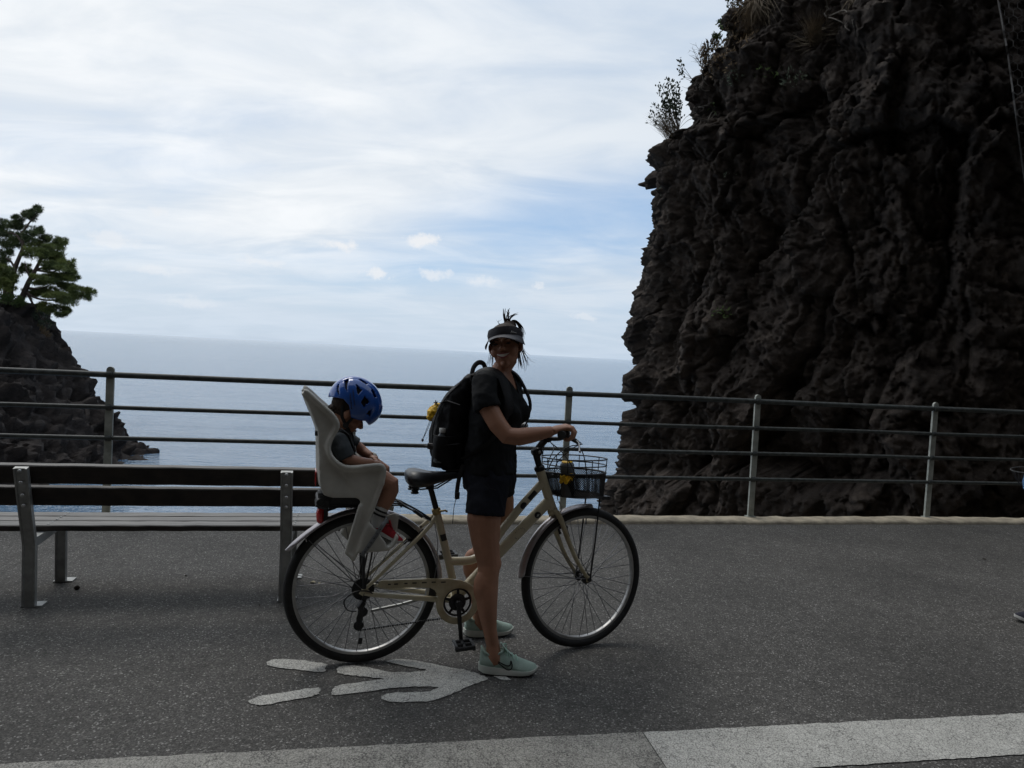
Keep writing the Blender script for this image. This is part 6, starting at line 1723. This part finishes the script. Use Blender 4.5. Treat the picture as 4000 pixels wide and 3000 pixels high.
pine('pine_tree', 'green wind-swept pine leaning out to sea from the headland', [(118, 612), (140, 560), (165, 500), (200, 440), (228, 380), (240, 320)],
     [[(150, 540), (220, 545), (290, 520)], [(165, 500), (240, 470), (320, 470), (380, 455)], [(200, 440), (270, 420), (340, 420)], [(228, 380), (280, 350), (330, 325)], [(140, 560), (210, 600), (300, 610), (400, 590), (470, 585)], [(175, 490), (150, 440), (140, 390)], [(150, 560), (190, 640), (230, 700), (270, 745)], [(205, 440), (300, 450), (390, 400)]],
     [(255, 320, 80, 34, 0, -6), (340, 295, 52, 36, .6, 10), (205, 350, 60, 30, -.8, 0), (300, 365, 88, 28, 1.0, -3), (385, 415, 46, 34, .2, 6), (300, 420, 80, 26, -.7, 0), (395, 465, 42, 24, .6, 0), (330, 485, 90, 28, .4, -4), (235, 500, 70, 24, -1, 0), (355, 535, 70, 26, .9, -4), (445, 575, 62, 40, .2, 8), (510, 575, 30, 36, 0, 10), (330, 605, 82, 36, -.6, -6), (255, 570, 80, 28, .8, 0), (290, 655, 66, 28, .2, -8), (375, 665, 30, 16, .4, 0), (345, 690, 34, 14, -.4, 0), (180, 570, 40, 28, .5, 0), (150, 440, 34, 34, .6, 0)], 41, dens=1.25)
pine('pine_tree', 'darker pine behind, its crown reaching higher at the left edge', [(55, 570), (68, 500), (84, 430), (112, 360), (130, 300), (120, 220)],
     [[(84, 430), (60, 390), (30, 370)], [(112, 360), (160, 320), (200, 280)], [(120, 240), (160, 180), (205, 130)], [(100, 380), (120, 350), (150, 300)], [(130, 300), (90, 240), (40, 230)]],
     [(185, 110, 50, 24, 0, 28), (140, 150, 62, 26, .4, 20), (95, 190, 56, 24, .8, 10), (210, 220, 38, 26, 0, 12), (175, 250, 50, 24, -.6, 0), (255, 265, 34, 22, .5, 5), (60, 250, 70, 36, 1, 0), (20, 205, 40, 50, 1.5, 0), (25, 320, 52, 50, 1.0, 0), (110, 290, 46, 26, .6, 0), (15, 400, 40, 40, .8, 0), (200, 285, 40, 20, .8, 0)], 42, 'needle_dark')
pine('pine_tree', 'bright green young pine at the left edge under the taller ones', [(30, 600), (32, 540), (36, 470)], [[(32, 540), (55, 520), (70, 490)], [(34, 520), (10, 500), (-15, 490)]],
     [(40, 455, 46, 34, -1.2, 0), (20, 490, 52, 34, -1.2, 0), (60, 500, 34, 30, -1.0, 0), (30, 535, 48, 30, -1.3, 0), (0, 440, 40, 40, -1, 0)], 43, dens=1.4)
# greenery on the lip of the headland
def lip_bush(label, spots, seed, mat, L=.22, W=.05):
    o = thing('hillside_bush', label, 'bush', tuple(tp(spots[0][0], spots[0][1], spots[0][4]))); off = o.location.copy(); lv = Leaves(seed)
    for cx, cy, rx, ry, dep, n in spots:
        c = tp(cx, cy, dep)
        for k in range(n):
            v = lv.rnd(); lv.leaf(c + Vector((v.x * rx * .013, v.y * rx * .013, v.z * ry * .013)), v + Vector((0, 0, .5)), L * lv.r.uniform(.6, 1.3), W)
    return lv.build('foliage', M[mat], o, off)
lip_bush('low bright green scrub on the lip of the headland under the pines', [(60, 605, 62, 26, -.8, 700), (110, 632, 36, 22, -.6, 350), (15, 600, 40, 30, -1, 400)], 51, 'leaf_green', .16, .035)
lip_bush('grey hanging scrub drooping over the drop below the leaning pine', [(235, 700, 40, 30, .2, 260), (262, 742, 34, 22, .2, 240), (225, 660, 34, 26, .2, 200)], 52, 'leaf_dark', .20, .022)
lip_bush('dark bristly bush on the seaward slope of the headland', [(240, 810, 30, 46, .2, 420), (262, 858, 24, 22, .2, 260), (215, 780, 26, 30, .2, 260)], 53, 'leaf_dry', .22, .018)

# ------------------------------------------------------------------ litter on the path
def ground(px, py):
    d = sight(px, py); return CM.translation + d * (-CM.translation.z / d.z)
c = ground(300, 2303)
cone = thing('pine_cone', 'dark pine cone lying under the bench', 'pine cone', tuple(c), .6)
m = MB()
for k in range(46):
    f = k / 46; a = k * 2.4; r = .020 * math.sin(PI * (.15 + .8 * f)); x = -.024 + .05 * f
    b = Vector((x, r * .7 * math.cos(a), .019 + r * .7 * math.sin(a))); t = Vector((x + .005, r * 1.25 * math.cos(a), .019 + r * 1.25 * math.sin(a)))
    m.tube([b, t], [.0045, .0022], 5)
m.ell((0, 0, .019), (.026, .012, .012)); cone.scale = (.55, .55, .55); m.build('scales', M['cone'], cone)
for k, (px, py, lab, sz) in enumerate([(1222, 2277, 'pale fallen leaf on the path seen through the rear wheel', .034), (1248, 2282, 'smaller pale fallen leaf next to the other behind the rear wheel', .022), (1012, 2368, 'dark scrap of bark on the path in front of the bench', .016), (725, 2252, 'small dark twig end on the path under the bench', .014), (3845, 2186, 'thin dark twig lying on the path at the far right', .03)]):
    c = ground(px, py); o = thing('fallen_leaf' if k < 2 else 'bark_scrap', lab, 'leaf' if k < 2 else 'debris', tuple(c), k * 1.3)
    m = MB(); n = 7; top = []
    for i in range(n):
        u = i / (n - 1); w = sz * .36 * math.sin(PI * u) + .0006; top.append([(-sz / 2 + sz * u, -w, .004 + .006 * math.sin(PI * u)), (-sz / 2 + sz * u, 0, .0025 + .004 * u), (-sz / 2 + sz * u, w, .005 + .005 * math.sin(PI * u))])
    m.loft([[a, b, c_, (c_[0], c_[1], c_[2] - .0015), (b[0], b[1], b[2] - .0015), (a[0], a[1], a[2] - .0015)] for a, b, c_ in top]).build('blade', M['leaf_litter'] if k < 2 else M['cone'], o)

# ------------------------------------------------------------------ passer-by at the right edge of the frame
M['canvas'] = pm('navy_canvas', (.030, .030, .045), .85, var=.2, scale=80, bump=.2)
M['sky_blue'] = pm('light_blue_plastic', (.16, .36, .72), .35, var=.08, scale=20)
tip = ground(3966, 2428)
pb = thing('person', 'passer-by cut off by the right edge, only the toe of a dark canvas shoe showing', 'person', (tip.x + .35, tip.y, 0))
off = tuple(pb.location); bx_, by_ = off[0], off[1]
m = MB()
for s, fx_ in ((-1, -.16), (1, .26)):
    m.tube([(bx_ + .05, by_ + s * .085, .86), (bx_ + .05 + fx_ * .45, by_ + s * .09, .48), (bx_ + fx_ + .04, by_ + s * .085, .10), (bx_ + fx_ + .02, by_ + s * .085, .055)], [.088, .058, .036, .036], 14)
m.loft([ering(bx_ + .06, by_, z, a, b, 180, 18) for z, a, b in ((.80, .14, .11), (.90, .16, .12), (1.05, .14, .10), (1.25, .17, .11), (1.36, .13, .08), (1.40, .06, .055))])
head_volume(m, head_frame((bx_ + .03, by_, 1.55), (-1, 0, 0), (0, 0, 1)), 1.0, 1.0, [Vector((bx_ + .05, by_, 1.42)), Vector((bx_ + .06, by_, 1.36))], .048)
hp_ = Vector((bx_ - .10, by_ - .16, .90))
m.tube([(bx_ + .06, by_ - .17, 1.32), (bx_ + .10, by_ - .21, 1.08), (bx_ - .02, by_ - .19, .95), tuple(hp_)], [.048, .042, .036, .027], 12)
m.tube([(bx_ + .06, by_ + .17, 1.32), (bx_ + .13, by_ + .21, 1.08), (bx_ + .12, by_ + .20, .84)], [.048, .042, .030], 12)
for k in range(4):
    q = hp_ + Vector((-.03, -.03 + .018 * k, 0)); m.tube([q + Vector((.03, 0, 0)), q + Vector((-.02, 0, .016)), q + Vector((-.03, 0, -.008)), q + Vector((-.01, 0, -.024))], .0095, 8)
m.tube([hp_, hp_ + Vector((-.02, .03, -.02)), hp_ + Vector((-.02, 0, -.03))], [.014, .011, .010], 8)
link('body', shift(organic(m, 'body', .008, 3), off), M['skin'], pb)
m = MB(); m.loft([ering(bx_ + .06, by_, z, a, b, 180, 18) for z, a, b in ((.88, .185, .14), (1.05, .165, .125), (1.25, .19, .13), (1.36, .15, .10), (1.40, .08, .07))])
for s in (-1, 1): m.tube([(bx_ + .06, by_ + s * .15, 1.33), (bx_ + .08, by_ + s * .20, 1.17)], [.065, .06], 12)
link('shirt', shift(organic(m, 'shirt', .01, 4), off), M['tee_child'], pb)
m = MB(); m.loft([ering(bx_ + .06, by_, z, a, b, 180, 18) for z, a, b in ((.80, .165, .13), (.95, .175, .135))])
for s, fx_ in ((-1, -.16), (1, .26)): m.tube([(bx_ + .05, by_ + s * .08, .86), (bx_ + .05 + fx_ * .35, by_ + s * .09, .55)], [.105, .095], 14)
link('shorts', shift(organic(m, 'shorts', .01, 4), off), M['shorts'], pb)
m = MB(); m.ell((bx_ + .045, by_, 1.60), (.095, .080, .085)); m.build('hair', M['hair'], pb, off=off)
for s, fx_ in ((-1, -.16), (1, .26)):
    trainer(pb, off, (tip.x + .27 + (0 if s < 0 else .42), by_ + (.0 if s < 0 else .17), .004), rad(180), .27, (M['canvas'], M['sole_white'], M['sole_white'], M['sticker'], M['sole_white']))
# hand net carried by the passer-by: pale hoop, dark bag, light-blue handle
hc = at_depth(4030, 1836, tip.y - .16)
net = thing('hand_net', 'hand net with thin pale hoop and light blue handle at the right edge', 'net', tuple(hc))
m = MB(); m.tube([(.095 * math.cos(t), .11 * math.sin(t), .012 * math.cos(t)) for t in np.linspace(0, 2 * PI, 32, endpoint=False)], .0014, 6, closed=True); m.build('hoop', M['strap_grey'], net)
m = MB()
for k in range(20):
    t = 2 * PI * k / 20
    for sg in (-1, 1): m.tube([((.095 - .05 * f) * math.cos(t + sg * f * .5), (.11 - .06 * f) * math.sin(t + sg * f * .5), .012 * math.cos(t) * (1 - f) - .10 * f) for f in (0, .33, .66, 1)], .0008, 3, cap=False)
m.build('net_bag', M['web_black'], net, smooth=False, kind='stuff')
hq = at_depth(4010, 1882, tip.y - .17) - hc
MB().tube([hq + Vector((.005, 0, .045)), hq + Vector((0, 0, 0)), hq + Vector((.004, 0, -.028)), hq + Vector((.03, 0, -.032))], [.016, .020, .021, .012], 12).build('handle', M['sky_blue'], net)
MB().tube([hq + Vector((.03, 0, -.0)), (hp_ - hc)], .010, 8).build('pole', M['sky_blue'], net)
